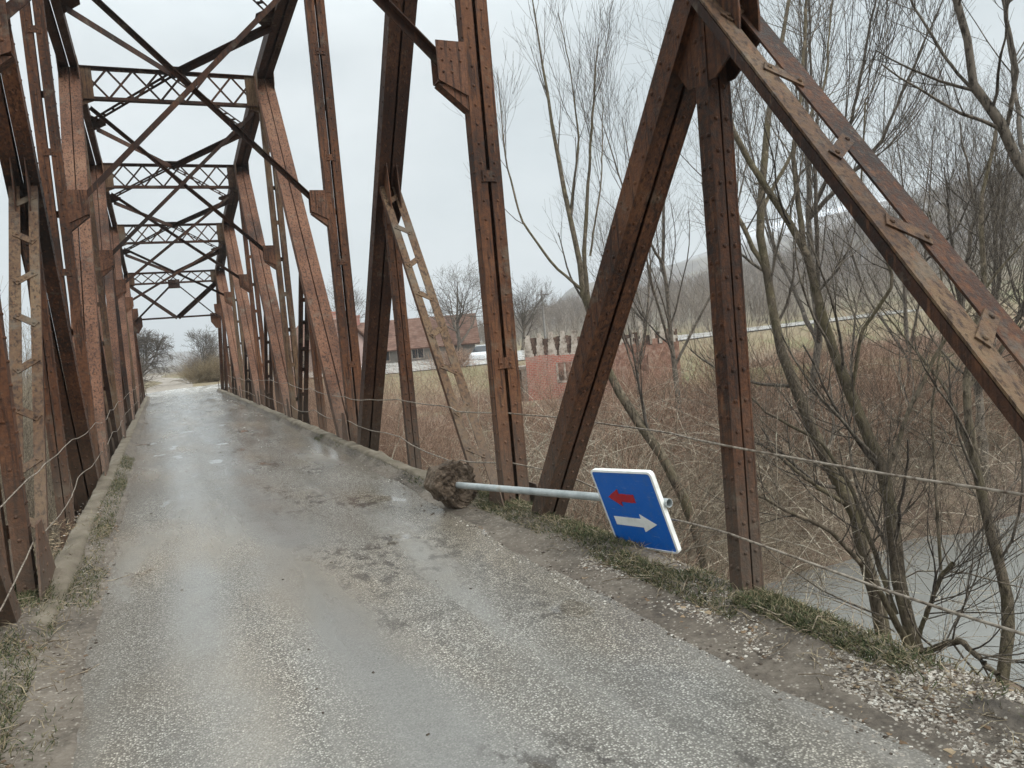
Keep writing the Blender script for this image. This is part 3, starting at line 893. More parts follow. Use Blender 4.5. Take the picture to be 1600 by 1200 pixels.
def pplane(q0, x_, y_, o):
    return q0 + ax_ * x_ + c0 * y_ + nn * o
PC = Pe - ax_ * 0.325 + c0 * 0.055 + nn * 0.045
S2 = 0.30
def rounded(h, r, n=6):
    pts = []
    for cx_, cy_, a0 in ((h - r, h - r, 0), (-h + r, h - r, 90), (-h + r, -h + r, 180), (h - r, -h + r, 270)):
        for i in range(n + 1):
            a = math.radians(a0 + 90 * i / n); pts.append((cx_ + r * math.cos(a), cy_ + r * math.sin(a)))
    return pts
t = NT('blue_reflective_sheet'); bl = t.mix(t.math('MULTIPLY', t.ramp(t.noise(13, 5, 0.7), [(0.52, 0.0), (0.70, 1.0)]), 0.25), (0.003, 0.12, 0.50), (0.12, 0.17, 0.24))
bl = t.mix(t.math('MULTIPLY', t.ramp(t.noise(55, 3, 0.8), [(0.64, 0.0), (0.70, 0.7)]), t.ramp(t.noise(4, 3), [(0.45, 0.0), (0.6, 1.0)])), bl, (0.24, 0.21, 0.17))
scr = t.noise(20, 2, 0.5, vec=t.scale((0.6, 0.6, 9)), dist=1.2)
bl = t.mix(t.ramp(scr, [(0.70, 0.0), (0.715, 0.5)]), bl, (0.35, 0.42, 0.5))
M_BLUE = t.out(bl, t.ramp(t.noise(9, 4), [(0.3, 0.3), (0.7, 0.6)]), 0.45)
t = NT('white_sheet'); M_WHITE = t.out(t.mix(t.ramp(t.noise(11, 4, 0.6), [(0.5, 0.0), (0.7, 0.5)]), (0.82, 0.83, 0.80), (0.55, 0.55, 0.50)), 0.5, 0.4)
t = NT('faded_red_sheet'); M_REDS = t.out(t.mix(t.ramp(t.noise(50, 4, 0.7), [(0.45, 0.0), (0.65, 0.6)]), (0.42, 0.016, 0.022), (0.20, 0.03, 0.07)), 0.5, 0.4)
# panel: dished steel sheet with a folded pale rim
mb = MB()
mb.prism([pplane(PC, x, y, 0) for x, y in rounded(S2, 0.03)], nn * 0.004)
panel = mb.build('sign_panel', M_BLUE, sign)
mb = MB()
o_, i_ = rounded(S2 + 0.003, 0.033), rounded(S2 - 0.011, 0.024)
n_ = len(o_)
for pts, of in ((i_, 0.0075), (o_, 0.0045), (o_, -0.028), (i_, -0.028)):
    mb.v += [pplane(PC, x, y, of) for x, y in pts]
for r_ in range(3):
    for j in range(n_):
        mb.f.append([r_ * n_ + j, r_ * n_ + (j + 1) % n_, (r_ + 1) * n_ + (j + 1) % n_, (r_ + 1) * n_ + j])
for j in range(n_):
    mb.f.append([3 * n_ + j, 3 * n_ + (j + 1) % n_, (j + 1) % n_, j])
mb.build('rim', M_WHITE, panel)
U = lambda u: (u - 0.5) * 2 * S2
def arrow(name, mat, tip, neck, tail, v, sh, hh, jag=0.0):
    P2 = [(tip, v), (neck, v + hh), (neck, v + sh), (tail, v + sh), (tail, v - sh), (neck, v - sh), (neck, v - hh)]
    pts = []
    for i in range(len(P2)):
        a, b = np.array(P2[i]), np.array(P2[(i + 1) % len(P2)])
        m = 1 if jag == 0 else 9
        for q in range(m):
            p = a + (b - a) * q / m
            if jag: p = p + (rng.random(2) - 0.5) * jag
            pts.append(pplane(PC, U(p[0]), U(p[1]), 0.0045))
    m_ = MB(); m_.prism(pts, nn * 0.0016)
    m_.build(name, mat, panel)
arrow('red_arrow', M_REDS, 0.155, 0.36, 0.60, 0.345, 0.052, 0.112, 0.007)
arrow('white_arrow', M_WHITE, 0.815, 0.585, 0.13, 0.655, 0.055, 0.115)
# clamps that hold the panel to the pole
for q in (-0.14, 0.12):
    c_ = Pe - ax_ * (0.325 - q)
    mb = MB()
    mb.tube([c_ - ax_ * 0.02, c_ + ax_ * 0.02], 0.035, 14)
    mb.box(c_ + nn * 0.036 , (ax_, c0, nn), (0.02, 0.07, 0.004))
    mb.build('clamp', M_GALV, sign)
# ------------------------------------------------------------------ vegetation helpers
def unit(v): return v / np.maximum(np.linalg.norm(v, axis=-1, keepdims=True), 1e-9)
def tubes(P, R, k=3):
    """P (M,N,3), R (M,N) -> verts, quads"""
    M, N = P.shape[:2]
    T = np.gradient(P, axis=1); T = unit(T)
    ref = np.tile(np.array([0.37, 0.71, 0.21]), (M, N, 1))
    S = unit(np.cross(T, ref)); Q = np.cross(T, S)
    a = np.arange(k) * 2 * np.pi / k
    V = P[:, :, None] + R[:, :, None, None] * (np.cos(a)[None, None, :, None] * S[:, :, None] + np.sin(a)[None, None, :, None] * Q[:, :, None])
    m, n, j = np.meshgrid(np.arange(M), np.arange(N - 1), np.arange(k), indexing='ij')
    b = (m * N + n) * k; j2 = (j + 1) % k
    F = np.stack([b + j, b + j2, b + k + j2, b + k + j], -1).reshape(-1, 4)
    return V.reshape(-1, 3), F
class Veg:
    """collects tubes into one mesh with a per-branch tint"""
    def __init__(self, clear=True): self.V, self.F, self.T, self.o, self.clear = [], [], [], 0, clear
    def add(self, P, R, k=3, tint=None):
        # nothing grows through the bridge
        bad = ((np.abs(P[..., 0]) < 2.3) & (P[..., 2] > -0.7) & (P[..., 1] < 40) & (P[..., 1] > -16)).any(1) if self.clear else np.zeros(len(P), bool)
        if tint is not None and np.ndim(tint): tint = tint[~bad]
        P, R = P[~bad], R[~bad]
        if len(P) == 0: return
        V, F = tubes(P, R, k)
        self.V.append(V); self.F.append(F + self.o); self.o += len(V)
        t = rng.random(len(P)) if tint is None else np.broadcast_to(tint, (len(P),))
        self.T.append(np.repeat(t, P.shape[1] * k))
    def build(self, name, mat, parent=None, smooth=True):
        return np_mesh(name, np.concatenate(self.V), np.concatenate(self.F), mat, parent, smooth, np.concatenate(self.T))
def sprout(P, R, n, length, ang, up, wig, rr, npt=5, t0=0.3, t1=1.0, lvar=0.5, taper=0.35, minr=0.0012, curl=0.0):
    """n children on every parent polyline; returns P,R of the children"""
    M, N = P.shape[:2]
    idx = np.repeat(np.arange(M), n)
    t = t0 + (t1 - t0) * rng.random(len(idx))
    s = t * (N - 1); i0 = np.minimum(s.astype(int), N - 2); f = (s - i0)[:, None]
    p0 = P[idx, i0] * (1 - f) + P[idx, i0 + 1] * f
    r0 = R[idx, i0] * (1 - f[:, 0]) + R[idx, i0 + 1] * f[:, 0]
    tan = unit(P[idx, i0 + 1] - P[idx, i0])
    rv = unit(np.cross(tan, rng.normal(size=(len(idx), 3))))
    an = np.radians(ang) * (0.6 + 0.8 * rng.random(len(idx)))[:, None]
    d = tan * np.cos(an) + rv * np.sin(an)
    L = np.asarray(length) if np.ndim(length) else np.full(M, length)
    L = L[idx] * (1 - lvar / 2 + lvar * rng.random(len(idx))) * (1.15 - 0.55 * t)
    out = np.zeros((len(idx), npt, 3)); out[:, 0] = p0
    st = (L / (npt - 1))[:, None]
    for q in range(1, npt):
        d = unit(d + np.array([0, 0, 1.0]) * up + rng.normal(size=d.shape) * wig + rv * curl)
        out[:, q] = out[:, q - 1] + d * st
    rad = np.maximum(r0 * rr, minr)[:, None] * np.linspace(1, taper, npt)[None]
    return out, np.maximum(rad, minr * 0.7)
def poly(pts, r0, r1, n=10, wob=0.0):
    """resample a polyline smoothly into (1,n,3), radii"""
    P = np.array(pts, float)
    s = np.concatenate([[0], np.cumsum(np.linalg.norm(np.diff(P, axis=0), axis=1))])
    q = np.linspace(0, s[-1], n * 4)
    L = np.stack([np.interp(q, s, P[:, k]) for k in range(3)], 1)
    for _ in range(5): L[1:-1] = (L[:-2] + 2 * L[1:-1] + L[2:]) / 4
    L = L[np.linspace(0, len(L) - 1, n).astype(int)]
    L[1:-1] += rng.normal(size=(n - 2, 3)) * wob
    R_ = np.linspace(r0, r1, n) * (1 + 0.16 * (rng.random(n) - 0.5))
    return L[None], R_[None]

def bark(name, lo, hi, moss=0.0):
    t = NT(name)
    a = t.attr('tint')
    c = t.mix(a, lo, hi)
    nzz = t.noise(26, 6, 0.75, vec=t.scale((1, 1, 0.3)))
    c = t.mix(t.ramp(nzz, [(0.40, 0.9), (0.54, 0.0)]), c, tuple(v * 0.36 for v in lo))
    c = t.mix(t.ramp(t.noise(6, 5, 0.7), [(0.55, 0.0), (0.68, 0.6)]), c, tuple(min(1, v * 1.7) for v in hi))
    if moss:
        c = t.mix(t.math('MULTIPLY', t.ramp(t.noise(2.3, 4, 0.6), [(0.45, 0.0), (0.62, 1.0)]), moss), c, (0.115, 0.10, 0.05))
    t.bump(nzz, 1.0, 0.035)
    return t.out(c, 0.9, 0.2)
M_BARK = bark('willow_bark', (0.10, 0.08, 0.057), (0.21, 0.172, 0.125), 0.5)
M_TWIG = bark('bare_twigs', (0.085, 0.072, 0.06), (0.22, 0.185, 0.145))
M_TWIGD = bark('dark_twigs', (0.085, 0.072, 0.06), (0.19, 0.16, 0.128))
M_REDB = bark('red_brown_brush', (0.20, 0.115, 0.08), (0.52, 0.36, 0.255))
M_PALEB = bark('pale_brush', (0.17, 0.13, 0.09), (0.50, 0.42, 0.31))
M_CANE = bark('peeled_canes', (0.28, 0.225, 0.165), (0.66, 0.58, 0.46))
M_YELB = bark('yellow_brush', (0.17, 0.125, 0.07), (0.33, 0.26, 0.155))
M_GREYF = bark('grey_wood', (0.18, 0.15, 0.125), (0.36, 0.305, 0.25))

def tree(name, label, cat, stems, crown, group=None, mats=(None, None), base=None, kids=None):
    """stems: list of (points, r0, r1); crown: list of levels of sprout() arguments"""
    b = np.array(stems[0][0][0] if base is None else base, float)
    root = empty(name, tuple(b))
    tag(root, label, cat, group)
    tr, cw = Veg(), Veg()
    SP, SR = [], []
    for si, (pts, r0, r1) in enumerate(stems):
        pts = [np.array(p_, float) for p_ in pts]
        if si == 0:                                   # carry the stem down into the ground
            dn = unit(unit(pts[0] - pts[1]) * 0.6 + np.array([0, 0, -0.8]))
            while pts[0][2] > float(terr(pts[0][0], pts[0][1])) - 0.15 and len(pts) < 40:
                pts.insert(0, pts[0] + dn * 0.35)
        P, R = poly(pts, r0 * 0.78, r1, 22, r0 * 0.13)
        tr.add(P, R, 9)
        SP.append(P); SR.append(R)
    P, R = np.concatenate(SP), np.concatenate(SR)
    for lv in crown:
        lv = dict(lv)
        keep = lv.pop('keep', None); k = lv.pop('k', 3); tk = lv.pop('trunk', False)
        C, CR = sprout(P, R, **lv)
        (tr if tk else cw).add(C, CR, 5 if tk else k)
        P, R = (C, CR)
        if keep and len(P) > keep:
            s = rng.choice(len(P), keep, replace=False); P, R = P[s], R[s]
    tr.build('trunk', mats[0] or M_BARK, root)
    cw.build('crown', mats[1] or M_TWIG, root)
    return root
def pp(lst): return [at(*q) for q in lst]

WILLOW = [dict(n=13, length=1.7, ang=46, up=0.12, wig=0.11, rr=0.36, npt=8, t0=0.15, k=4),
          dict(n=7, length=0.9, ang=40, up=0.10, wig=0.12, rr=0.48, npt=6, t0=0.1, minr=0.0020),
          dict(n=4, length=0.4, ang=38, up=0.1, wig=0.12, rr=0.55, npt=4, t0=0.1, minr=0.0014)]
TALL = [dict(n=10, length=3.0, ang=36, up=0.2, wig=0.09, rr=0.40, npt=8, t0=0.25, k=4),
        dict(n=7, length=1.5, ang=34, up=0.14, wig=0.1, rr=0.46, npt=6, t0=0.1, minr=0.0034),
        dict(n=4, length=0.7, ang=34, up=0.12, wig=0.1, rr=0.55, npt=4, t0=0.1, minr=0.0028)]

# 1 many-stemmed willow rooted right beside the deck, water behind
d = 8.0
tree('willow_tree', 'mossy many-stemmed willow beside the deck edge, roots dark in the water', 'tree', [
    (pp([(1435, 1035, 7.9), (1405, 900, 8), (1385, 745, 8.1), (1335, 630, 8.2), (1290, 520, 8.3), (1257, 395, 8.5), (1222, 325, 8.6), (1155, 232, 8.8), (1118, 110, 9.0), (1100, -40, 9.2)]), 0.105, 0.016),
    (pp([(1257, 395, 8.5), (1238, 250, 8.7), (1253, 130, 8.9), (1262, -30, 9.2)]), 0.045, 0.013),
    (pp([(1330, 620, 8.2), (1345, 520, 8.0), (1400, 440, 7.8), (1345, 300, 7.9), (1352, 160, 8.0)]), 0.03, 0.008),
    (pp([(1425, 1020, 7.9), (1365, 905, 7.7), (1300, 830, 7.6), (1235, 800, 7.6), (1160, 762, 7.5)]), 0.05, 0.010),
    (pp([(1430, 1010, 8), (1470, 900, 7.9), (1490, 880, 7.8)]), 0.032, 0.024),
    (pp([(1470, 890, 7.9), (1462, 760, 7.9), (1455, 640, 8.0), (1480, 480, 8.1), (1452, 330, 8.2)]), 0.022, 0.006),
    (pp([(1400, 960, 8), (1330, 760, 8.4), (1285, 690, 8.6), (1190, 640, 8.8), (1120, 560, 9)]), 0.04, 0.008),
    (pp([(1440, 1020, 8), (1500, 1000, 7.4), (1560, 1055, 6.9)]), 0.05, 0.025),
    (pp([(1385, 745, 8.1), (1420, 640, 8.0), (1470, 540, 7.9), (1555, 430, 7.7), (1640, 330, 7.6)]), 0.035, 0.008)],
    WILLOW)
# 2 the straight mossy stem behind it
tree('willow_tree', 'leaning mossy trunk just right of the braced hanger, water at its foot', 'tree', [
    (pp([(1335, 800, 11.2), (1300, 735, 11.2), (1250, 635, 11.3), (1212, 520, 11.4), (1192, 400, 11.6), (1187, 290, 11.8), (1205, 150, 12.2), (1232, 20, 12.6), (1240, -120, 13)]), 0.15, 0.02),
    (pp([(1195, 420, 11.6), (1150, 330, 11.6), (1130, 210, 11.7), (1145, 60, 12)]), 0.05, 0.012),
    (pp([(1190, 330, 11.8), (1240, 235, 12), (1290, 130, 12.2), (1300, 0, 12.5)]), 0.045, 0.01),
    (pp([(1325, 790, 11.2), (1275, 760, 11.0), (1200, 700, 10.9), (1140, 672, 10.8)]), 0.05, 0.012)], WILLOW)
# 3 crooked stem at the lower right
tree('willow_tree', 'crooked bare trunk rising from the water at the far lower right', 'tree', [
    (pp([(1566, 1075, 7.4), (1582, 985, 7.5), (1568, 900, 7.6), (1543, 830, 7.7), (1520, 715, 7.8), (1508, 590, 8.0), (1540, 450, 8.2), (1530, 320, 8.4), (1560, 180, 8.6)]), 0.082, 0.016),
    (pp([(1520, 720, 7.8), (1480, 610, 8.2), (1440, 560, 8.4), (1375, 480, 8.8)]), 0.03, 0.008),
    (pp([(1510, 610, 8.0), (1585, 520, 7.8), (1680, 430, 7.6)]), 0.03, 0.01)], WILLOW)
# 4 big limb hanging in from the right edge
tree('willow_tree', 'dark thick limb curving in over the upper right corner of the view', 'tree', [
    (pp([(1760, 960, 7), (1745, 720, 7), (1705, 480, 7), (1640, 310, 7), (1588, 245, 7), (1540, 165, 7), (1512, 80, 7), (1490, 0, 7), (1470, -90, 7)]), 0.14, 0.028),
    (pp([(1548, 175, 7), (1480, 95, 7.1), (1425, 5, 7.2), (1405, -60, 7.2)]), 0.02, 0.010),
    (pp([(1570, 215, 7), (1590, 110, 6.8), (1570, 20, 6.8), (1600, -80, 6.8)]), 0.028, 0.012),
    (pp([(1600, 262, 7), (1590, 170, 7.6), (1572, 30, 7.9), (1560, -60, 8)]), 0.03, 0.014)],
    [dict(n=7, length=1.5, ang=40, up=0.12, wig=0.08, rr=0.42, npt=7, t0=0.45, k=4), dict(n=5, length=0.7, ang=36, up=0.1, wig=0.08, rr=0.5, npt=5, t0=0.2, minr=0.002), dict(n=3, length=0.3, ang=36, up=0.1, wig=0.08, rr=0.6, npt=4, t0=0.2, minr=0.0016)],
    mats=(M_TWIGD, M_TWIGD))
# 5 tall slender tree seen between the two near posts
tree('slender_tree', 'tall slender bare tree leaning left of the near steep diagonal, foot behind the sign', 'tree', [
    (pp([(1082, 800, 12.6), (1040, 722, 12.7), (985, 640, 12.9), (942, 563, 13.1), (923, 500, 13.3), (906, 420, 13.5), (888, 330, 13.7), (868, 235, 13.9), (850, 120, 14.2), (832, 0, 14.5)]), 0.155, 0.012),
    (pp([(922, 495, 13.3), (912, 400, 13.2), (918, 300, 13.2), (925, 180, 13.3), (935, 60, 13.4)]), 0.06, 0.009),
    (pp([(912, 455, 13.4), (860, 410, 13.4), (815, 345, 13.4), (790, 250, 13.5), (778, 120, 13.6)]), 0.035, 0.008),
    (pp([(890, 340, 13.7), (905, 220, 13.8), (890, 100, 14), (872, 20, 14.1)]), 0.032, 0.007),
    (pp([(922, 400, 13.2), (940, 280, 13), (942, 150, 13)]), 0.026, 0.006)],
    [dict(n=9, length=1.7, ang=24, up=0.2, wig=0.05, rr=0.38, npt=8, t0=0.35, k=4), dict(n=4, length=1.0, ang=26, up=0.16, wig=0.05, rr=0.5, npt=6, t0=0.2, minr=0.0032), dict(n=2, length=0.5, ang=28, up=0.12, wig=0.06, rr=0.6, npt=4, t0=0.2, minr=0.0028)],
    mats=(M_BARK, M_TWIGD))
# 6..: taller trees further out on the bank
def far_tree(name, label, px, py, dist, topx, topy, r0, crown=TALL, lean=0, mats=(M_TWIGD, M_TWIGD), group=None, forks=2, cat='tree', vis=False):
    b = at(px, py, dist); 
    if not vis: b[2] = float(terr(b[0], b[1])) - 0.1
    T_ = at(topx, topy, dist)
    m = [b + (T_ - b) * f + np.append(rng.normal(size=2) * 0.02 * np.linalg.norm(T_ - b), 0) for f in (0.25, 0.5, 0.75)]
    stems = [([b] + m + [T_], r0, r0 * 0.1)]
    H = np.linalg.norm(T_ - b)
    for q in range(forks):
        s = m[q % 2] + 0
        e = T_ + np.append(rng.normal(size=2) * H * 0.16, -H * 0.12 * rng.random() - 0.05 * H)
        stems.append(([s, s + (e - s) * 0.4 + np.array([0, 0, -0.02 * H]) + (e - s) * np.array([.15, .15, 0]), e], r0 * 0.5, r0 * 0.08))
    return tree(name, label, cat, stems, crown, group, mats, base=b)
far_tree('poplar_tree', 'tall upright bare tree with dense steep twigs behind the battened strut', 1245, 600, 20, 1262, -60, 0.17, forks=4,
         crown=[dict(n=16, length=3.6, ang=26, up=0.24, wig=0.05, rr=0.36, npt=8, t0=0.25, k=4), dict(n=6, length=1.6, ang=26, up=0.16, wig=0.06, rr=0.48, npt=6, t0=0.15, minr=0.0055), dict(n=4, length=0.8, ang=30, up=0.12, wig=0.06, rr=0.55, npt=4, t0=0.15, minr=0.005)])
far_tree('bank_tree', 'broad bare tree with fan of upright twigs right of the battened strut', 1530, 560, 19, 1500, 190, 0.16, forks=5)
far_tree('bank_tree', 'thin bare tree between the steep diagonal and the hanger', 1060, 620, 22, 1030, 90, 0.12, forks=3)
far_tree('bank_tree', 'small spreading bare tree low behind the battened strut', 1420, 560, 24, 1400, 200, 0.12, forks=4)
far_tree('bank_tree', 'bare tree with many stems at the right edge', 1640, 560, 21, 1610, 200, 0.12, forks=3)
far_tree('bank_tree', 'low bushy bare tree in front of the brick ruin, its trunk hidden', 1000, 600, 30, 1010, 330, 0.12, forks=4)
# small trees near the house and ruin
OAKS = [dict(n=9, length=2.0, ang=48, up=0.08, wig=0.10, rr=0.5, npt=7, t0=0.25, k=4), dict(n=6, length=1.0, ang=42, up=0.05, wig=0.12, rr=0.5, npt=6, t0=0.2, minr=0.014), dict(n=5, length=0.5, ang=42, up=0.04, wig=0.12, rr=0.6, npt=4, t0=0.2, minr=0.012)]
OAK = [dict(n=9, length=3.6, ang=48, up=0.06, wig=0.10, rr=0.5, npt=7, t0=0.3, k=4), dict(n=6, length=1.8, ang=42, up=0.05, wig=0.12, rr=0.5, npt=6, t0=0.2, minr=0.012),
       dict(n=4, length=0.85, ang=42, up=0.04, wig=0.12, rr=0.6, npt=4, t0=0.2, minr=0.009)]
far_tree('oak_tree', 'round-crowned bare tree standing at the end of the tiled house', 718, 560, 66, 715, 440, 0.28, crown=OAK, forks=4)
far_tree('oak_tree', 'dark gnarled bare tree beside the utility pole', 815, 545, 72, 822, 465, 0.24, crown=OAK, forks=4)
far_tree('oak_tree', 'bare tree behind the tiled roof left of the near post', 560, 550, 95, 545, 455, 0.22, crown=OAK, forks=3)
far_tree('oak_tree', 'wide bare tree at the right of the road beyond the bridge end', 322, 592, 78, 318, 530, 0.16, crown=OAKS, forks=4)
far_tree('thorn_tree', 'dark leaning thorn tree left of the road beyond the bridge end', 218, 604, 66, 232, 522, 0.2, forks=5,
         crown=[dict(n=10, length=1.6, ang=50, up=-0.03, wig=0.12, rr=0.5, npt=7, t0=0.1, k=4), dict(n=7, length=0.9, ang=48, up=-0.02, wig=0.14, rr=0.5, npt=5, t0=0.1, minr=0.016), dict(n=6, length=0.45, ang=45, up=0, wig=0.14, rr=0.6, npt=4, t0=0.1, minr=0.012)])

# ------------------------------------------------------------------ brush
def brush(name, kind_label, xy, hgt, mat, stems_per=5, twigs=5, r=0.006, lean=0.3, parent=None, zoff=-0.05, up=0.05, droop=0.0, build=True, veg=None):
    xy = np.asarray(xy, float); n = len(xy)
    z = terr(xy[:, 0], xy[:, 1]) + zoff
    base = np.stack([xy[:, 0], xy[:, 1], z], 1)
    b = np.repeat(base, stems_per, 0) + np.concatenate([rng.normal(size=(n * stems_per, 2)) * 0.12, np.zeros((n * stems_per, 1))], 1)
    h = np.repeat(np.broadcast_to(hgt, (n,)), stems_per) * (0.6 + 0.6 * rng.random(n * stems_per))
    d = unit(np.concatenate([rng.normal(size=(len(b), 2)) * lean, np.ones((len(b), 1))], 1))
    N = 6; P = np.zeros((len(b), N, 3)); P[:, 0] = b
    bend = rng.normal(size=(len(b), 3)) * 0.12; bend[:, 2] = -abs(bend[:, 2]) * droop * 4
    for q in range(1, N):
        d = unit(d + bend + rng.normal(size=d.shape) * 0.06)
        P[:, q] = P[:, q - 1] + d * (h / (N - 1))[:, None]
    rad = np.broadcast_to(r, (n,)) if np.ndim(r) == 0 else np.asarray(r)
    rs = np.repeat(rad, stems_per)
    R = rs[:, None] * np.linspace(1, 0.4, N)[None]
    v = veg or Veg()
    v.add(P, R, 3)
    C, CR = sprout(P, R, twigs, h * 0.42, 38, up, 0.1, 0.6, 4, 0.2, minr=0.001)
    CR = np.maximum(CR, np.repeat(rs, twigs)[:, None] * 0.42)
    v.add(C, CR, 3)
    return v
def scatter(n, x0, x1, y0, y1, cond):
    out = np.zeros((0, 2))
    while len(out) < n:
        q = np.stack([rng.uniform(x0, x1, n * 2), rng.uniform(y0, y1, n * 2)], 1)
        out = np.concatenate([out, q[cond(q)]])
    return out[:n]
def visible(q, m=3.0):
    """inside the wedge of ground the photograph could show, with a margin"""
    az = np.degrees(np.arctan2(q[:, 0] - CAM[0], q[:, 1] - CAM[1]))
    return (az > 6) & (az < 68)
yrd = lambda x: np.interp(x, RX, RY)
# red-brown bramble thicket covering the flood plain
def c_flood(q):
    yb = 6.0 + np.maximum(0, 5 - q[:, 0]) * 0.3
    den = fbm(q[:, 0] * 0.25, q[:, 1] * 0.25, 55) * (np.hypot(q[:, 0] - MEADOW[0], q[:, 1] - MEADOW[1]) > 11.5)
    return visible(q) & (q[:, 0] > 2.2) & (q[:, 1] > yb) & (q[:, 1] < yrd(q[:, 0]) - 13) & (den > 0.36 + 0.06 * (q[:, 1] > 26))
xy = scatter(3000, 2, 70, 5, 50, c_flood)
dd = np.hypot(xy[:, 0] - CAM[0], xy[:, 1] - CAM[1])
hh = (0.9 + 0.9 * fbm(xy[:, 0] * 0.3, xy[:, 1] * 0.3, 66)) * np.interp(xy[:, 1], [8, 14, 20, 30, 45], [1.35, 1.0, 0.72, 0.6, 0.55])
v = brush('', '', xy, hh, None, 5, 6, 0.0045 + 0.00022 * dd, 0.35, droop=0.5)
tag(v.build('bramble_thicket', M_REDB), kind='stuff')
# finer, paler growth close to the deck on the right, rising to just above it
xy = scatter(800, 2.35, 9, -3.0, 40, lambda q: (q[:, 0] < 2.6 + 0.13 * (q[:, 1] + 8)) & (terr(q[:, 0], q[:, 1]) > -3.9))
v = brush('', '', xy, 2.6 + 0.5 * rng.random(len(xy)), None, 5, 6, 0.005, 0.16, droop=0.2)
tag(v.build('bank_brush', M_REDB), kind='stuff')
# pale tangle of twigs at the waterside on the right
xy = scatter(260, 3, 22, -1, 11, lambda q: (np.abs(q[:, 1] - 6.6 - 0.15 * rng.random(len(q))) < 1.6) & (q[:, 0] > 4.5) | (np.hypot(q[:, 0] - 3.6, q[:, 1] - 1.8) < 2.2) & (q[:, 0] > 2.5))
v = brush('', '', xy, 2.6, None, 5, 8, 0.0065, 0.75, droop=0.9)
xy = scatter(300, 2.4, 12, -2.5, 8, lambda q: (terr(q[:, 0], q[:, 1]) > -4.02) & (q[:, 1] > 1.5) & ((q[:, 0] < 5) | (q[:, 1] > 5)))
brush('', '', xy, 1.7, None, 5, 7, 0.005, 0.6, droop=0.7, veg=v)
xy = scatter(240, 4, 30, 6, 15, lambda q: fbm(q[:, 0] * 0.3, q[:, 1] * 0.3, 71) > 0.42)
brush('', '', xy, 2.6, None, 4, 8, 0.0075, 0.7, droop=0.7, veg=v)
xy = scatter(26, 4.5, 9, -2.5, 4, lambda q: np.hypot(q[:, 0] - 6.3, q[:, 1] + 0.2) < 2.6)
brush('', '', xy, 2.3, None, 4, 7, 0.0045, 0.8, droop=0.8, veg=v)
# long arching canes, pale where the bark has peeled
nc = 1150
b0 = np.stack([rng.uniform(2.8, 17, nc), rng.uniform(-1, 13, nc)], 1)
b0 = b0[(b0[:, 0] > 2.8 + 0.25 * np.maximum(0, -b0[:, 1])) & ((terr(b0[:, 0], b0[:, 1]) > -4.1) | (rng.random(nc) < 0.12))]
nc = len(b0); z0 = np.maximum(terr(b0[:, 0], b0[:, 1]), -4.1) + rng.random(nc) * 1.6
dr = unit(np.stack([rng.normal(size=nc) * 0.8 - 0.1, rng.normal(size=nc) * 0.7 - 0.2, 0.55 + 0.6 * rng.random(nc)], 1))
Pn = np.zeros((nc, 10, 3)); Pn[:, 0] = np.concatenate([b0, z0[:, None]], 1); Lc = (1.2 + 2.2 * rng.random(nc)) / 9
for q_ in range(1, 10):
    dr = unit(dr + np.array([0, 0, -0.13]) + rng.normal(size=dr.shape) * 0.07)
    Pn[:, q_] = Pn[:, q_ - 1] + dr * Lc[:, None]
Rn = (0.0045 + 0.0085 * rng.random(nc) ** 2)[:, None] * np.linspace(1, 0.4, 10)[None]
cv_ = Veg(); cv_.add(Pn, Rn, 4)
C_, CR_ = sprout(Pn, Rn, 4, 0.6, 42, 0.05, 0.14, 0.55, 6, 0.15, minr=0.0024)
cv_.add(C_, CR_, 3)
tag(cv_.build('arching_canes', M_CANE), kind='stuff')
xy = scatter(260, 3.5, 30, 4, 9.5, lambda q: (q[:, 1] > 5.4) & (q[:, 1] < 8.6))
brush('', '', xy, 1.5, None, 5, 7, 0.005, 0.9, droop=0.8, veg=v)
tag(v.build('waterside_tangle', M_PALEB), kind='stuff')
# taller sapling growth in the middle distance on the right, behind the trees
xy = scatter(900, 8, 80, 7, 52, lambda q: visible(q) & (np.degrees(np.arctan2(q[:, 0] - CAM[0], q[:, 1] - CAM[1])) > 31) & (q[:, 1] < yrd(q[:, 0]) - 14) & (q[:, 1] < 16 + 12 * rng.random(len(q))) & (fbm(q[:, 0] * 0.15, q[:, 1] * 0.15, 14) > 0.45) & (np.hypot(q[:, 0] - MEADOW[0], q[:, 1] - MEADOW[1]) > 12.5))
dd = np.hypot(xy[:, 0] - CAM[0], xy[:, 1] - CAM[1])
v = brush('', '', xy, 1.9 + 1.6 * rng.random(len(xy)), None, 4, 8, 0.005 + 0.00018 * dd, 0.3, droop=0.25)
q = scatter(90, 6, 24, 12, 34, lambda q: (lambda az: (az > 12) & (az < 29))(np.degrees(np.arctan2(q[:, 0] - CAM[0], q[:, 1] - CAM[1]))))
brush('', '', q, 3.3, None, 3, 6, 0.0085, 0.12, droop=0.1, veg=v)
tag(v.build('sapling_growth', M_REDB), kind='stuff')
# dry growth behind the left truss
xy = scatter(520, -10, -3.2, -1.5, 40, lambda q: q[:, 0] > -4.2 - 0.25 * (q[:, 1] + 8))
v = brush('', '', xy, 3.4 + 2.0 * rng.random(len(xy)), None, 5, 8, 0.006, 0.16, droop=0.1)
tag(v.build('left_bank_brush', M_PALEB), kind='stuff')
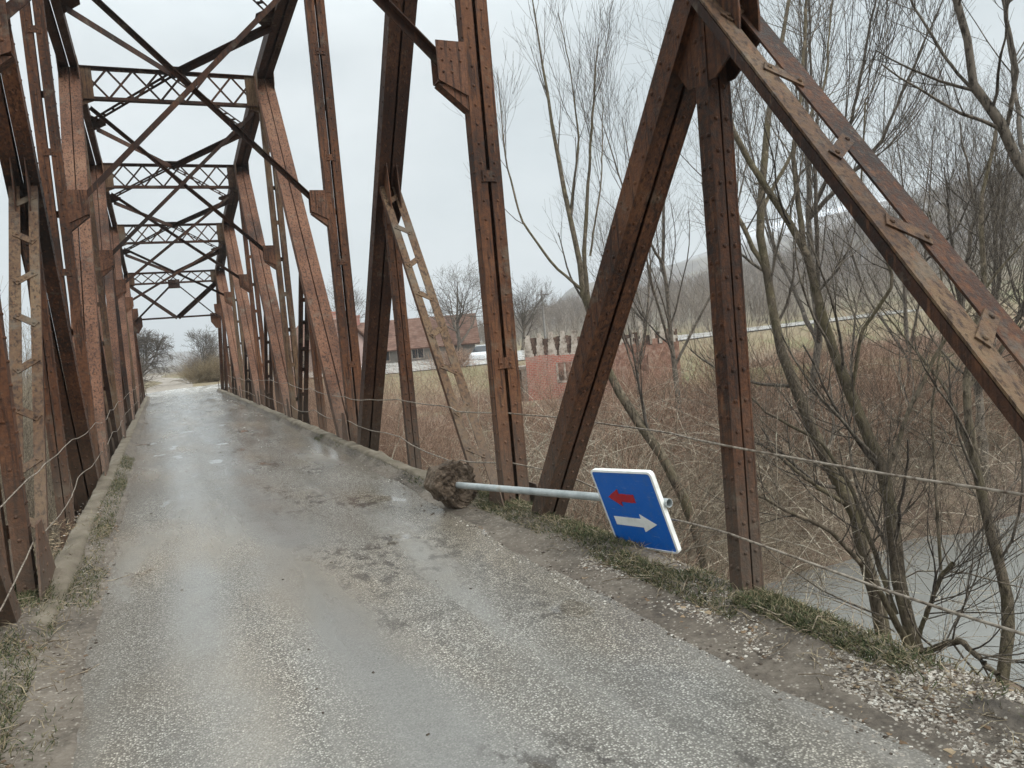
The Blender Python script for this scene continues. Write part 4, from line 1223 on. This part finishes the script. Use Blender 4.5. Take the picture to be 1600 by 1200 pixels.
# hedge masses beyond the bridge end and along the far side of the road
def hedge(name, label, cat, cx, cy, rx, ry, h, mat, n=60, r=0.02, group=None, tw=10):
    q = np.stack([cx + rx * rng.normal(size=n) * 0.5, cy + ry * rng.normal(size=n) * 0.5], 1)
    v = brush('', '', q, h, None, 5, tw, r, 0.45, droop=0.3)
    o = v.build(name, mat); tag(o, label, cat, group)
    return o
hedge('bush', 'tan bush at the roadside by the right end of the bridge', 'bush', 3.0, 66, 1.5, 1.4, 2.0, M_YELB, 60)
hedge('bush', 'grey-brown bush left of the tan bush beyond the bridge', 'bush', 3.9, 82, 2.0, 2, 3.2, M_GREYF, 60)
hedge('bush', 'dark low bush under the thorn tree beyond the left truss', 'bush', -4.6, 60, 1.2, 2.5, 2.4, M_TWIGD, 80)
hedge('bush', 'round dark bramble bush at the foot of the brick ruin', 'bush', 23.0, 37.5, 2.4, 1.6, 1.7, M_TWIGD, 60, 0.014)
hedge('bush', 'brown shrub on the grass in front of the tiled house', 'bush', 19.5, 48.0, 1.4, 1.0, 1.6, M_REDB, 30, 0.014)
# the far woods, one mass
q = scatter(2300, -60, 420, 52, 420, lambda q: ((lambda az, r: (az > -6) & (az < 68) & (r > 74) & (r < 330) & (q[:, 1] > yrd(q[:, 0]) + 4.5) & ((az > 31) | (r > 105)) & ((az > 9) | (az < -1.5)) & ~((az > 12) & (az < 25.5) & (r < 105)))(np.degrees(np.arctan2(q[:, 0] - CAM[0], q[:, 1] - CAM[1])), np.hypot(q[:, 0] - CAM[0], q[:, 1] - CAM[1]))))
dd = np.hypot(q[:, 0] - CAM[0], q[:, 1] - CAM[1])
az = np.degrees(np.arctan2(q[:, 0] - CAM[0], q[:, 1] - CAM[1]))
hh = (4.0 + 4.5 * rng.random(len(q))) * np.interp(az, [-6, 10, 30, 40], [1.0, 0.75, 0.8, 1.0])
v = brush('', '', q, hh, None, 3, 12, 0.022 + 0.00016 * dd, 0.16, droop=0.0, up=0.16)
tag(v.build('distant_woods', M_GREYF), kind='stuff')

# ------------------------------------------------------------------ grass, litter, clods on the verges
def blades(name, xyz, h, mat, w=0.004, lean=0.7):
    n = len(xyz)
    d = unit(np.concatenate([rng.normal(size=(n, 2)) * lean, np.ones((n, 1))], 1))
    s = unit(np.cross(d, rng.normal(size=(n, 3)))) * w
    hh = (h * (0.4 + 0.9 * rng.random(n)))[:, None]
    mid = xyz + d * hh * 0.55; d2 = unit(d + np.concatenate([rng.normal(size=(n, 2)) * 0.5, -0.35 * np.ones((n, 1))], 1))
    tip = mid + d2 * hh * 0.5
    V = np.stack([xyz - s, xyz + s, mid + s * 0.8, mid - s * 0.8, tip + s * 0.15, tip - s * 0.15], 1).reshape(-1, 3)
    o = np.arange(n)[:, None] * 6
    F = np.concatenate([o + np.array([0, 1, 2, 3]), o + np.array([3, 2, 4, 5])])
    return np_mesh(name, V, F, mat, smooth=False, tint=np.repeat(rng.random(n), 6))
t = NT('winter_grass')
a = t.attr('tint')
M_GRASS = t.out(t.ramp(a, [(0.0, (0.028, 0.040, 0.016)), (0.40, (0.065, 0.08, 0.034)), (0.6, (0.12, 0.11, 0.058)), (1.0, (0.25, 0.205, 0.13))]), 0.8, 0.25)
def on_verge(n, sgn, x0, x1, y0, y1, thr, seed, sc_=1.3):
    out = np.zeros((0, 2))
    while len(out) < n:
        q = np.stack([sgn * rng.uniform(x0, x1, n), rng.uniform(y0, y1, n)], 1)
        den = fbm(q[:, 0] * sc_ * 2.5, q[:, 1] * sc_, seed)
        out = np.concatenate([out, q[den + 0.10 * rng.normal(size=len(q)) > thr]])
    out = out[:n]
    return np.concatenate([out, verge_z(out[:, 0], out[:, 1])[:, None] - 0.004], 1)
G = np.concatenate([
    on_verge(14000, 1, 1.68, 2.14, -3.3, 0.9, 0.46, 5), on_verge(8000, 1, 1.78, 2.14, -5.2, -3.2, 0.54, 6), on_verge(900, 1, 1.58, 1.7, 0.6, 9, 0.62, 7),
    on_verge(11000, -1, 1.66, 2.1, -4, 1.2, 0.44, 8), on_verge(3200, -1, 1.50, 1.68, 0.6, 9, 0.53, 9), on_verge(1500, -1, 1.45, 1.7, -4, 1, 0.58, 10)])
G = G[~((np.abs(G[:, 1] + 2.35) < 0.32) & (G[:, 0] > 1.85) & (G[:, 0] < 2.08))]
tag(blades('verge_grass', G, 0.046, M_GRASS, 0.0028), kind='stuff')
t = NT('dry_straw'); a = t.attr('tint')
M_STRAW = t.out(t.ramp(a, [(0.0, (0.13, 0.10, 0.06)), (1.0, (0.36, 0.30, 0.20))]), 0.85, 0.2)
G = np.concatenate([on_verge(1500, 1, 1.66, 2.13, -5.2, 1, 0.45, 25), on_verge(700, -1, 1.5, 2.1, -4, 3, 0.45, 26)])
tag(blades('dry_straw', G, 0.10, M_STRAW, 0.002, 1.4), kind='stuff')
# pale chips and leaf scraps
def chips(name, xyz, size, mat, flat=0.3):
    n = len(xyz); base = np.array([[-1, -1, 0], [1, -1, 0], [1, 1, 0], [-1, 1, 0], [-.55, -.55, 1], [.55, -.55, 1], [.55, .55, 1], [-.55, .55, 1]], float)
    s = size * (0.45 + 1.0 * rng.random((n, 1, 1)) ** 2)
    P = base[None] * np.array([1, 1, flat]) * s * (0.7 + 0.6 * rng.random((n, 1, 3)))
    P = P + rng.normal(size=P.shape) * s * 0.16
    an = rng.random(n) * 6.28; ca, sa = np.cos(an), np.sin(an)
    x, y = P[..., 0] * ca[:, None] - P[..., 1] * sa[:, None], P[..., 0] * sa[:, None] + P[..., 1] * ca[:, None]
    V = np.stack([x, y, P[..., 2]], -1) + xyz[:, None]
    o = np.arange(n)[:, None] * 8
    F = np.concatenate([o + np.array(f) for f in ([4, 5, 6, 7], [0, 1, 5, 4], [1, 2, 6, 5], [2, 3, 7, 6], [3, 0, 4, 7])])
    return np_mesh(name, V.reshape(-1, 3), F, mat, smooth=False, tint=np.repeat(rng.random(n), 8))
t = NT('pale_chips'); a = t.attr('tint')
M_CHIP = t.out(t.ramp(a, [(0.0, (0.06, 0.045, 0.033)), (0.35, (0.18, 0.15, 0.12)), (0.75, (0.37, 0.33, 0.28)), (1.0, (0.56, 0.53, 0.47))]), 0.75, 0.3)
G = np.concatenate([on_verge(15000, 1, 1.56, 2.04, -5.4, -1.7, 0.41, 31, 0.8), on_verge(6500, 1, 1.30, 2.1, -5.4, 0.2, 0.40, 32), on_verge(900, 1, 1.4, 1.75, -1, 4, 0.42, 33),
    on_verge(900, -1, 1.45, 1.9, -4, 4, 0.42, 34)])
tag(chips('pale_litter', G, 0.0064, M_CHIP), kind='stuff')
t = NT('brown_leaves'); a = t.attr('tint')
M_LEAF = t.out(t.ramp(a, [(0.0, (0.07, 0.045, 0.028)), (0.5, (0.17, 0.11, 0.065)), (1.0, (0.33, 0.25, 0.16))]), 0.8, 0.25)
G = np.concatenate([on_verge(1500, 1, 1.45, 2.12, -5.3, 1.0, 0.42, 41), on_verge(1300, -1, 1.42, 2.1, -4, 3.5, 0.42, 42)])
tag(chips('fallen_leaves', G, 0.012, M_LEAF, 0.12), kind='stuff')
t = NT('mud_clods'); M_CLOD = t.out(t.ramp(t.noise(50, 3), [(0.3, (0.03, 0.023, 0.017)), (0.7, (0.085, 0.066, 0.05))]), 0.85, 0.3)
q = np.stack([rng.normal(size=130) * 0.75, rng.uniform(-5, 12, 130)], 1); q = q[np.abs(q[:, 0]) < 1.5]
q2 = np.stack([np.abs(rng.normal(size=330)) * 0.14 + 1.36, rng.uniform(-5.2, 3, 330)], 1)
q3 = np.stack([-1.4 - np.abs(rng.normal(size=220)) * 0.14, rng.uniform(-4, 5, 220)], 1)
q4 = np.stack([1.55 + rng.normal(size=140) * 0.22, 0.55 + rng.normal(size=140) * 0.3], 1)
q = np.concatenate([q, q2, q3, q4])
tag(chips('mud_clods', np.concatenate([q, verge_z(q[:, 0], q[:, 1])[:, None] - 0.002], 1), 0.0075, M_CLOD, 0.6), kind='stuff')
# loose twigs lying on the verges
v = Veg(False)
q = np.concatenate([on_verge(70, 1, 1.6, 2.1, -4.5, 0.5, 0.3, 61), on_verge(60, -1, 1.45, 2.0, -3.5, 3, 0.3, 62)])
an = rng.random(len(q)) * 6.28; Ls = 0.12 + 0.3 * rng.random(len(q))
st_ = np.linspace(-0.5, 0.5, 5)
P = q[:, None] + np.stack([np.cos(an), np.sin(an), 0 * an], 1)[:, None] * st_[None, :, None] * Ls[:, None, None] + rng.normal(size=(len(q), 5, 3)) * 0.012 + np.array([0, 0, 0.014])
v.add(P, np.full((len(q), 5), 0.0032), 4)
tag(v.build('fallen_twigs', M_PALEB), kind='stuff')
# ------------------------------------------------------------------ buildings beyond the flood plain
def on_ground(px, py, d0=30, d1=140):
    """where the sight line through a photo pixel meets the terrain"""
    for d_ in np.arange(d0, d1, 0.25):
        q = at(px, py, d_)
        if q[2] < float(terr(q[0], q[1])): return q
    return at(px, py, d1)
t = NT('weathered_brick')
br = t.n.new('ShaderNodeTexBrick')
tcn = t.n.new('ShaderNodeTexCoord'); mpn = t.n.new('ShaderNodeMapping')
t.l.new(tcn.outputs['Object'], mpn.inputs[0]); mpn.inputs['Rotation'].default_value = (math.radians(90), 0, 0)
t.l.new(mpn.outputs[0], br.inputs['Vector'])
br.inputs['Color1'].default_value = (0.31, 0.075, 0.052, 1); br.inputs['Color2'].default_value = (0.40, 0.13, 0.09, 1)
br.inputs['Mortar'].default_value = (0.33, 0.27, 0.23, 1); br.inputs['Scale'].default_value = 1.0
br.inputs['Brick Width'].default_value = 0.27; br.inputs['Row Height'].default_value = 0.11; br.inputs['Mortar Size'].default_value = 0.016
c = t.mix(t.ramp(t.noise(1.1, 5, 0.65), [(0.46, 0.0), (0.66, 0.65)]), br.outputs['Color'], (0.31, 0.25, 0.21))
M_BRICK = t.out(c, 0.9, 0.2)
t = NT('faded_mossy_brick'); M_FADED = t.out(t.ramp(t.noise(2.4, 6, 0.75), [(0.35, (0.11, 0.07, 0.052)), (0.5, (0.24, 0.125, 0.092)), (0.66, (0.33, 0.25, 0.20))]), 0.95, 0.15)
t = NT('dark_old_brick'); M_OLDB = t.out(t.ramp(t.noise(4, 6, 0.75), [(0.35, (0.05, 0.035, 0.028)), (0.55, (0.13, 0.085, 0.065)), (0.7, (0.24, 0.17, 0.135))]), 0.95, 0.15)  # mottled dark brown brick for the recessed upper wall
t = NT('crumbling_plaster'); M_PLAST = t.out(t.ramp(t.noise(3.2, 6, 0.7), [(0.35, (0.17, 0.14, 0.115)), (0.52, (0.40, 0.35, 0.30)), (0.68, (0.52, 0.47, 0.42))]), 0.95, 0.15)
t = NT('dark_interior'); M_BLACK = t.out((0.02, 0.018, 0.016), 0.95, 0.1)

def jag(mb, x0, x1, y0, y1, z0, top, n, s, amp):
    """a wall whose broken top edge steps up and down"""
    e = np.linspace(x0, x1, n + 1)
    for i in range(n):
        h = top + amp * (float(vnoise(np.array(i * 0.9 + s), np.array(s * 1.7), 3)) - 0.5) * 2
        mb.abox((e[i], y0, z0), (e[i + 1] + 0.001 * (i % 2), y1 - 0.003 * (i % 2), h))
pR = at(868, 607, 48)
ruin = empty('brick_ruin', tuple(pR)); ruin_rot = -math.radians(27)
tag(ruin, 'roofless red brick ruin with crumbling pale spikes along its top, across the brush', 'ruin')
parts = []
def rbuild(mb, name, mat, parent): 
    o = mb.build(name, mat); o.parent = parent; parts.append(o); return o
mb = MB()
jag(mb, -1.75, 0.15, 0, 0.3, -0.8, 2.15, 7, 1, 0.12)
mb.abox((0.152, 0.001, -0.8), (1.25, 0.299, 0.45)); mb.abox((0.152, 0.001, 1.62), (1.25, 0.299, 2.1))
jag(mb, 1.252, 1.9, 0, 0.3, -0.8, 2.1, 3, 2, 0.12)
rbuild(mb, 'wall', M_BRICK, ruin); mb = MB()
jag(mb, 1.9, 4.2, 0.0, 0.3, -0.8, 0.9, 9, 4, 0.6)
jag(mb, 4.2, 5.1, 0.0, 0.3, -0.8, 2.5, 4, 6, 0.3); jag(mb, 6.0, 8.0, 0.0, 0.3, -0.8, 2.5, 6, 8, 0.4); mb.abox((5.1, 0.001, -0.8), (6.0, 0.299, 0.6)); mb.abox((5.1, 0.001, 1.7), (6.0, 0.299, 2.4))
jag(mb, -1.749, 8.0, 4.5, 4.8, -0.8, 2.2, 22, 9, 0.4)
mb.abox((-1.75, 0.31, -0.8), (-1.45, 4.49, 2.0)); mb.abox((7.7, 0.31, -0.8), (8.0, 4.49, 2.1)); mb.abox((3.0, 0.31, -0.8), (3.3, 4.49, 1.6))
rbuild(mb, 'wall', M_FADED, ruin)
mb = MB(); jag(mb, -1.74, 1.89, 0.2, 0.31, 2.0, 3.3, 9, 12, 0.22); rbuild(mb, 'upper_wall', M_OLDB, ruin); mb = MB(); jag(mb, 4.2, 7.99, 0.2, 0.31, 2.0, 3.0, 9, 16, 0.3); rbuild(mb, 'upper_wall', M_OLDB, ruin)
for i in range(5):
    x = -1.5 + i * 0.74
    mb = MB(); h = 1.45 + 0.3 * rng.random()
    z0 = 2.05
    for q in range(12):
        w = 0.30 * (1 - 0.05 * q) * (0.85 + 0.3 * rng.random()); w2 = 0.30 * (1 - 0.05 * q) * (0.7 + 0.45 * rng.random())
        mb.abox((x - w, 0.04 + 0.001 * q, z0), (x + w2, 0.28 - 0.001 * q, z0 + h / 12)); z0 += h / 12 - 0.002
    rbuild(mb, 'wall_stump', M_PLAST, ruin)
for i in range(6):
    x = 4.4 + i * 0.65
    mb = MB(); h = 0.9 + 0.6 * rng.random(); z0 = 2.3
    for q in range(4):
        w = 0.2 * (1 - 0.18 * q); dx = 0.06 * rng.normal()
        mb.abox((x - w + dx, 0.04 + 0.001 * q, z0), (x + w + dx, 0.28 - 0.001 * q, z0 + h / 4)); z0 += h / 4 - 0.002
    rbuild(mb, 'wall_stump', M_PLAST, ruin)
mb = MB(); mb.abox((0.16, -0.03, 0.33), (1.24, 0.1, 0.445)); mb.abox((0.16, 0.05, 0.455), (0.28, 0.25, 1.61)); mb.abox((1.12, 0.05, 0.455), (1.24, 0.25, 1.61)); mb.abox((0.64, 0.08, 0.455), (0.76, 0.2, 1.61))
rbuild(mb, 'window_frame', M_PLAST, ruin)
mb = MB(); mb.abox((-2.9, 0.5, -0.8), (-2.72, 2.4, 1.35)); mb.abox((-2.1, 0.5, -0.8), (-1.76, 2.4, 1.35)); mb.abox((-2.95, 0.45, 1.352), (-1.757, 2.45, 1.55)); mb.abox((-2.72, 2.2, -0.8), (-2.1, 2.38, 1.35))
rbuild(mb, 'annexe', M_PLAST, ruin)
ruin.rotation_euler = (0, 0, ruin_rot)


t = NT('clay_roof_tiles')
tc_ = t.n.new('ShaderNodeTexCoord'); ob = tc_.outputs['Object']
w1 = t.n.new('ShaderNodeTexWave'); w1.wave_type = 'BANDS'; w1.bands_direction = 'X'; w1.inputs['Scale'].default_value = 4.2; t.l.new(ob, w1.inputs['Vector'])
w2 = t.n.new('ShaderNodeTexWave'); w2.wave_type = 'BANDS'; w2.bands_direction = 'Z'; w2.inputs['Scale'].default_value = 1.9; w2.wave_profile = 'SAW'; t.l.new(ob, w2.inputs['Vector'])
c = t.ramp(t.noise(1.6, 6, 0.75), [(0.35, (0.12, 0.07, 0.052)), (0.5, (0.22, 0.125, 0.092)), (0.68, (0.28, 0.195, 0.15))])
c = t.mix(t.ramp(w2.outputs['Fac'], [(0.0, 0.55), (0.3, 0.0)]), c, (0.06, 0.035, 0.028))
t.bump(t.math('ADD', w1.outputs['Fac'], w2.outputs['Fac']), 0.8, 0.06)
M_TILE = t.out(c, 0.9, 0.2)
t = NT('grey_render'); M_REND = t.out(t.ramp(t.noise(0.9, 5, 0.65), [(0.35, (0.15, 0.14, 0.125)), (0.65, (0.27, 0.25, 0.225))]), 0.9, 0.2)
t = NT('pink_plaster'); M_PINK = t.out(t.ramp(t.noise(0.9, 5, 0.65), [(0.35, (0.30, 0.22, 0.20)), (0.65, (0.40, 0.31, 0.28))]), 0.9, 0.2)
t = NT('window_glass'); M_GLASS = t.out((0.03, 0.035, 0.04), 0.12, 0.5)

def gable_house(name, label, cat, loc, rot, L_, W_, hw, hr, mats, chim=0.2, wins=3, group=None):
    o = empty(name, tuple(loc)); tag(o, label, cat, group)
    P = lambda mb, nm, m, par=o: (lambda q: (setattr(q, 'parent', par), q)[1])(mb.build(nm, m))
    a, b = L_ / 2, W_ / 2
    mb = MB()
    mb.abox((-a, -b, -1.5), (a, b, hw))
    for s in (-1, 1):
        mb.prism([(s * (a - 0.12), -b, hw), (s * (a - 0.12), b, hw), (s * (a - 0.12), 0, hw + hr - 0.05)], (0.22, 0, 0))
    P(mb, 'wall', mats[0])
    mb = MB(); ov = 0.45; th = 0.14
    for s in (-1, 1):
        e = np.array((0, s * (b + ov), hw - hr * ov / b)); r = np.array((0, 0, hw + hr + 0.02))
        nrm = np.array((0, s * hr, b)); nrm = nrm / np.linalg.norm(nrm) * th
        mb.prism([e, r, r + nrm * np.array((0, 0, 1.6)), e + nrm], (L_ + 2 * ov, 0, 0))
    rf = P(mb, 'roof', M_TILE)
    mb = MB(); cx_ = (chim - 0.5) * L_
    mb.abox((cx_ - 0.3, -0.3, hw + hr * 0.6), (cx_ + 0.3, 0.3, hw + hr + 0.75)); mb.abox((cx_ - 0.36, -0.36, hw + hr + 0.752), (cx_ + 0.36, 0.36, hw + hr + 0.9))
    P(mb, 'chimney', M_BRICK, rf)
    for i in range(wins):
        x = -a + L_ * (i + 0.7) / (wins + 0.4)
        mb = MB(); mb.abox((x - 0.55, -b - 0.04, 0.75), (x + 0.55, -b + 0.05, 0.82)); mb.abox((x - 0.55, -b - 0.04, 1.85), (x + 0.55, -b + 0.05, 1.92))
        mb.abox((x - 0.55, -b - 0.04, 0.822), (x - 0.48, -b + 0.05, 1.848)); mb.abox((x + 0.48, -b - 0.04, 0.822), (x + 0.55, -b + 0.05, 1.848)); mb.abox((x - 0.03, -b - 0.035, 0.822), (x + 0.03, -b + 0.05, 1.848))
        w = P(mb, 'window', M_PLAST)
        mb = MB(); mb.abox((x - 0.479, -b - 0.012, 0.823), (x + 0.479, -b + 0.04, 1.847)); P(mb, 'pane', M_GLASS, w)
    o.rotation_euler = (0, 0, rot)
    return o
pH = at(632, 577, 70); pH[2] = float(terr(pH[0], pH[1]))
gable_house('tiled_house', 'long low house with a faded clay tile roof beyond the pale road', 'house', pH, -math.radians(20), 13.2, 7.0, 1.9, 2.35, (M_REND,), 0.2, 4)
pH2 = at(512, 577, 66); pH2[2] = float(terr(pH2[0], pH2[1]))
gable_house('tiled_house', 'small pinkish gabled house partly hidden behind the leaning red diagonal', 'house', pH2, -math.radians(64), 6.0, 4.6, 2.6, 1.9, (M_PINK,), 0.7, 1)
pF = on_ground(1302, 446, 300, 1400)
gable_house('farmhouse', 'tiny pale farmhouse far up on the snowy hillside', 'house', pF, -math.radians(40), 11, 8, 4.2, 3.0, (M_WHITE,), 0.4, 2)

# parked car in front of the house, seen nearly head on
t = NT('white_car_paint'); M_CARW = t.out((0.62, 0.64, 0.66), 0.3, 0.5)
t = NT('black_rubber'); M_RUB = t.out((0.02, 0.02, 0.021), 0.8, 0.3)
t = NT('lamp_glass'); M_LAMP = t.out((0.55, 0.56, 0.56), 0.15, 0.6)
pC = at(756, 561, 64.5); pC[2] = float(terr(pC[0], pC[1])) + 0.02
car = empty('parked_car', tuple(pC)); tag(car, 'small white car parked in front of the tiled house on the pale road', 'car')
def cprof(sec, w_): return [np.array((s * w_, y, z)) for s, y, z in sec]
def loft(mb, secs):
    o = len(mb.v); n = len(secs[0])
    for s in secs: mb.v += [np.array(p, float) for p in s]
    for i in range(len(secs) - 1):
        for j in range(n):
            mb.f.append([o + i * n + j, o + i * n + (j + 1) % n, o + (i + 1) * n + (j + 1) % n, o + (i + 1) * n + j])
    mb.f.append([o + j for j in range(n)][::-1]); mb.f.append([o + (len(secs) - 1) * n + j for j in range(n)])
def ring(y, w, z0, z1, tumble=0.0, rnd=0.12):
    return [(-w + rnd, y, z0), (w - rnd, y, z0), (w, y, z0 + rnd), (w - tumble * 0.4, y, (z0 + z1) / 2), (w - tumble, y, z1 - rnd), (w - tumble - rnd, y, z1), (-w + tumble + rnd, y, z1), (-w + tumble, y, z1 - rnd), (-w + tumble * 0.4, y, (z0 + z1) / 2), (-w, y, z0 + rnd)]
mb = MB()
loft(mb, [ring(-1.95, 0.68, 0.3, 0.66), ring(-1.88, 0.78, 0.24, 0.74), ring(-1.2, 0.82, 0.22, 0.88), ring(-0.9, 0.82, 0.22, 0.92), ring(1.5, 0.82, 0.22, 0.95), ring(1.9, 0.78, 0.26, 0.92), ring(1.97, 0.7, 0.32, 0.8)])
P_ = lambda m_, nm, mt, par=car: (lambda q: (setattr(q, 'parent', par), q)[1])(m_.build(nm, mt))
P_(mb, 'body', M_CARW)
mb = MB()
loft(mb, [ring(-0.98, 0.76, 0.86, 0.95, 0.02, 0.03), ring(-0.3, 0.74, 0.86, 1.40, 0.16, 0.06), ring(1.2, 0.74, 0.86, 1.42, 0.16, 0.06), ring(1.8, 0.72, 0.86, 1.0, 0.04, 0.03)])
cab = P_(mb, 'windows', M_GLASS)
mb = MB(); loft(mb, [ring(-0.32, 0.60, 1.385, 1.44, 0.02, 0.02), ring(0.4, 0.61, 1.40, 1.465, 0.02, 0.02), ring(1.24, 0.60, 1.39, 1.45, 0.02, 0.02)]); P_(mb, 'roof', M_CARW)
for s in (-1, 1):
    mb = MB(); mb.box((s * 0.56, -1.86, 0.64), np.eye(3), (0.16, 0.06, 0.07)); P_(mb, 'headlight', M_LAMP)
    for y in (-1.25, 1.25):
        mb = MB(); mb.tube([(s * 0.66, y, 0.30), (s * 0.84, y, 0.30)], 0.30, 18); w = P_(mb, 'wheel', M_RUB)
        mb = MB(); mb.tube([(s * 0.842, y, 0.30), (s * 0.852, y, 0.30)], 0.19, 14); P_(mb, 'rim', M_GALV, w)
car.rotation_euler = (0, 0, -math.radians(38))

# utility pole behind the ruin
t = NT('grey_pole'); M_POLE = t.out(t.ramp(t.noise(3, 4), [(0.3, (0.17, 0.16, 0.15)), (0.7, (0.27, 0.26, 0.245))]), 0.9, 0.2)
pU = at(853, 540, 76); pU[2] = float(terr(pU[0], pU[1])) - 0.3
up_ = empty('utility_pole', tuple(pU)); tag(up_, 'grey utility pole with a short crossarm behind the brick ruin', 'utility pole')
top = at(850, 453, 76)[2] - pU[2]
mb = MB(); mb.tube([(0, 0, 0), (0, 0, top)], [0.14, 0.085], 10); P_(mb, 'post', M_POLE, up_)
mb = MB(); mb.abox((-0.7, -0.16, top - 0.55), (0.7, -0.087, top - 0.45)); arm = P_(mb, 'crossarm', M_POLE, up_)
for x in (-0.6, 0, 0.6):
    mb = MB(); mb.tube([(x, -0.12, top - 0.449), (x, -0.12, top - 0.36), (x, -0.12, top - 0.28)], [0.03, 0.05, 0.03], 8); P_(mb, 'insulator', M_LAMP, arm)
# ------------------------------------------------------------------ damp winter air
mb = MB(); mb.abox((-2600, -900, -9), (3000, 3000, 230))
hm = bpy.data.materials.new('damp_air'); hm.use_nodes = True
hn = hm.node_tree.nodes; hn.clear()
ho = hn.new('ShaderNodeOutputMaterial'); hv = hn.new('ShaderNodeVolumePrincipled')
hv.inputs['Color'].default_value = (0.93, 0.96, 1.0, 1); hv.inputs['Density'].default_value = 0.0006
hv.inputs['Anisotropy'].default_value = 0.2
hm.node_tree.links.new(hv.outputs[0], ho.inputs['Volume'])
tag(mb.build('haze', hm), kind='stuff')
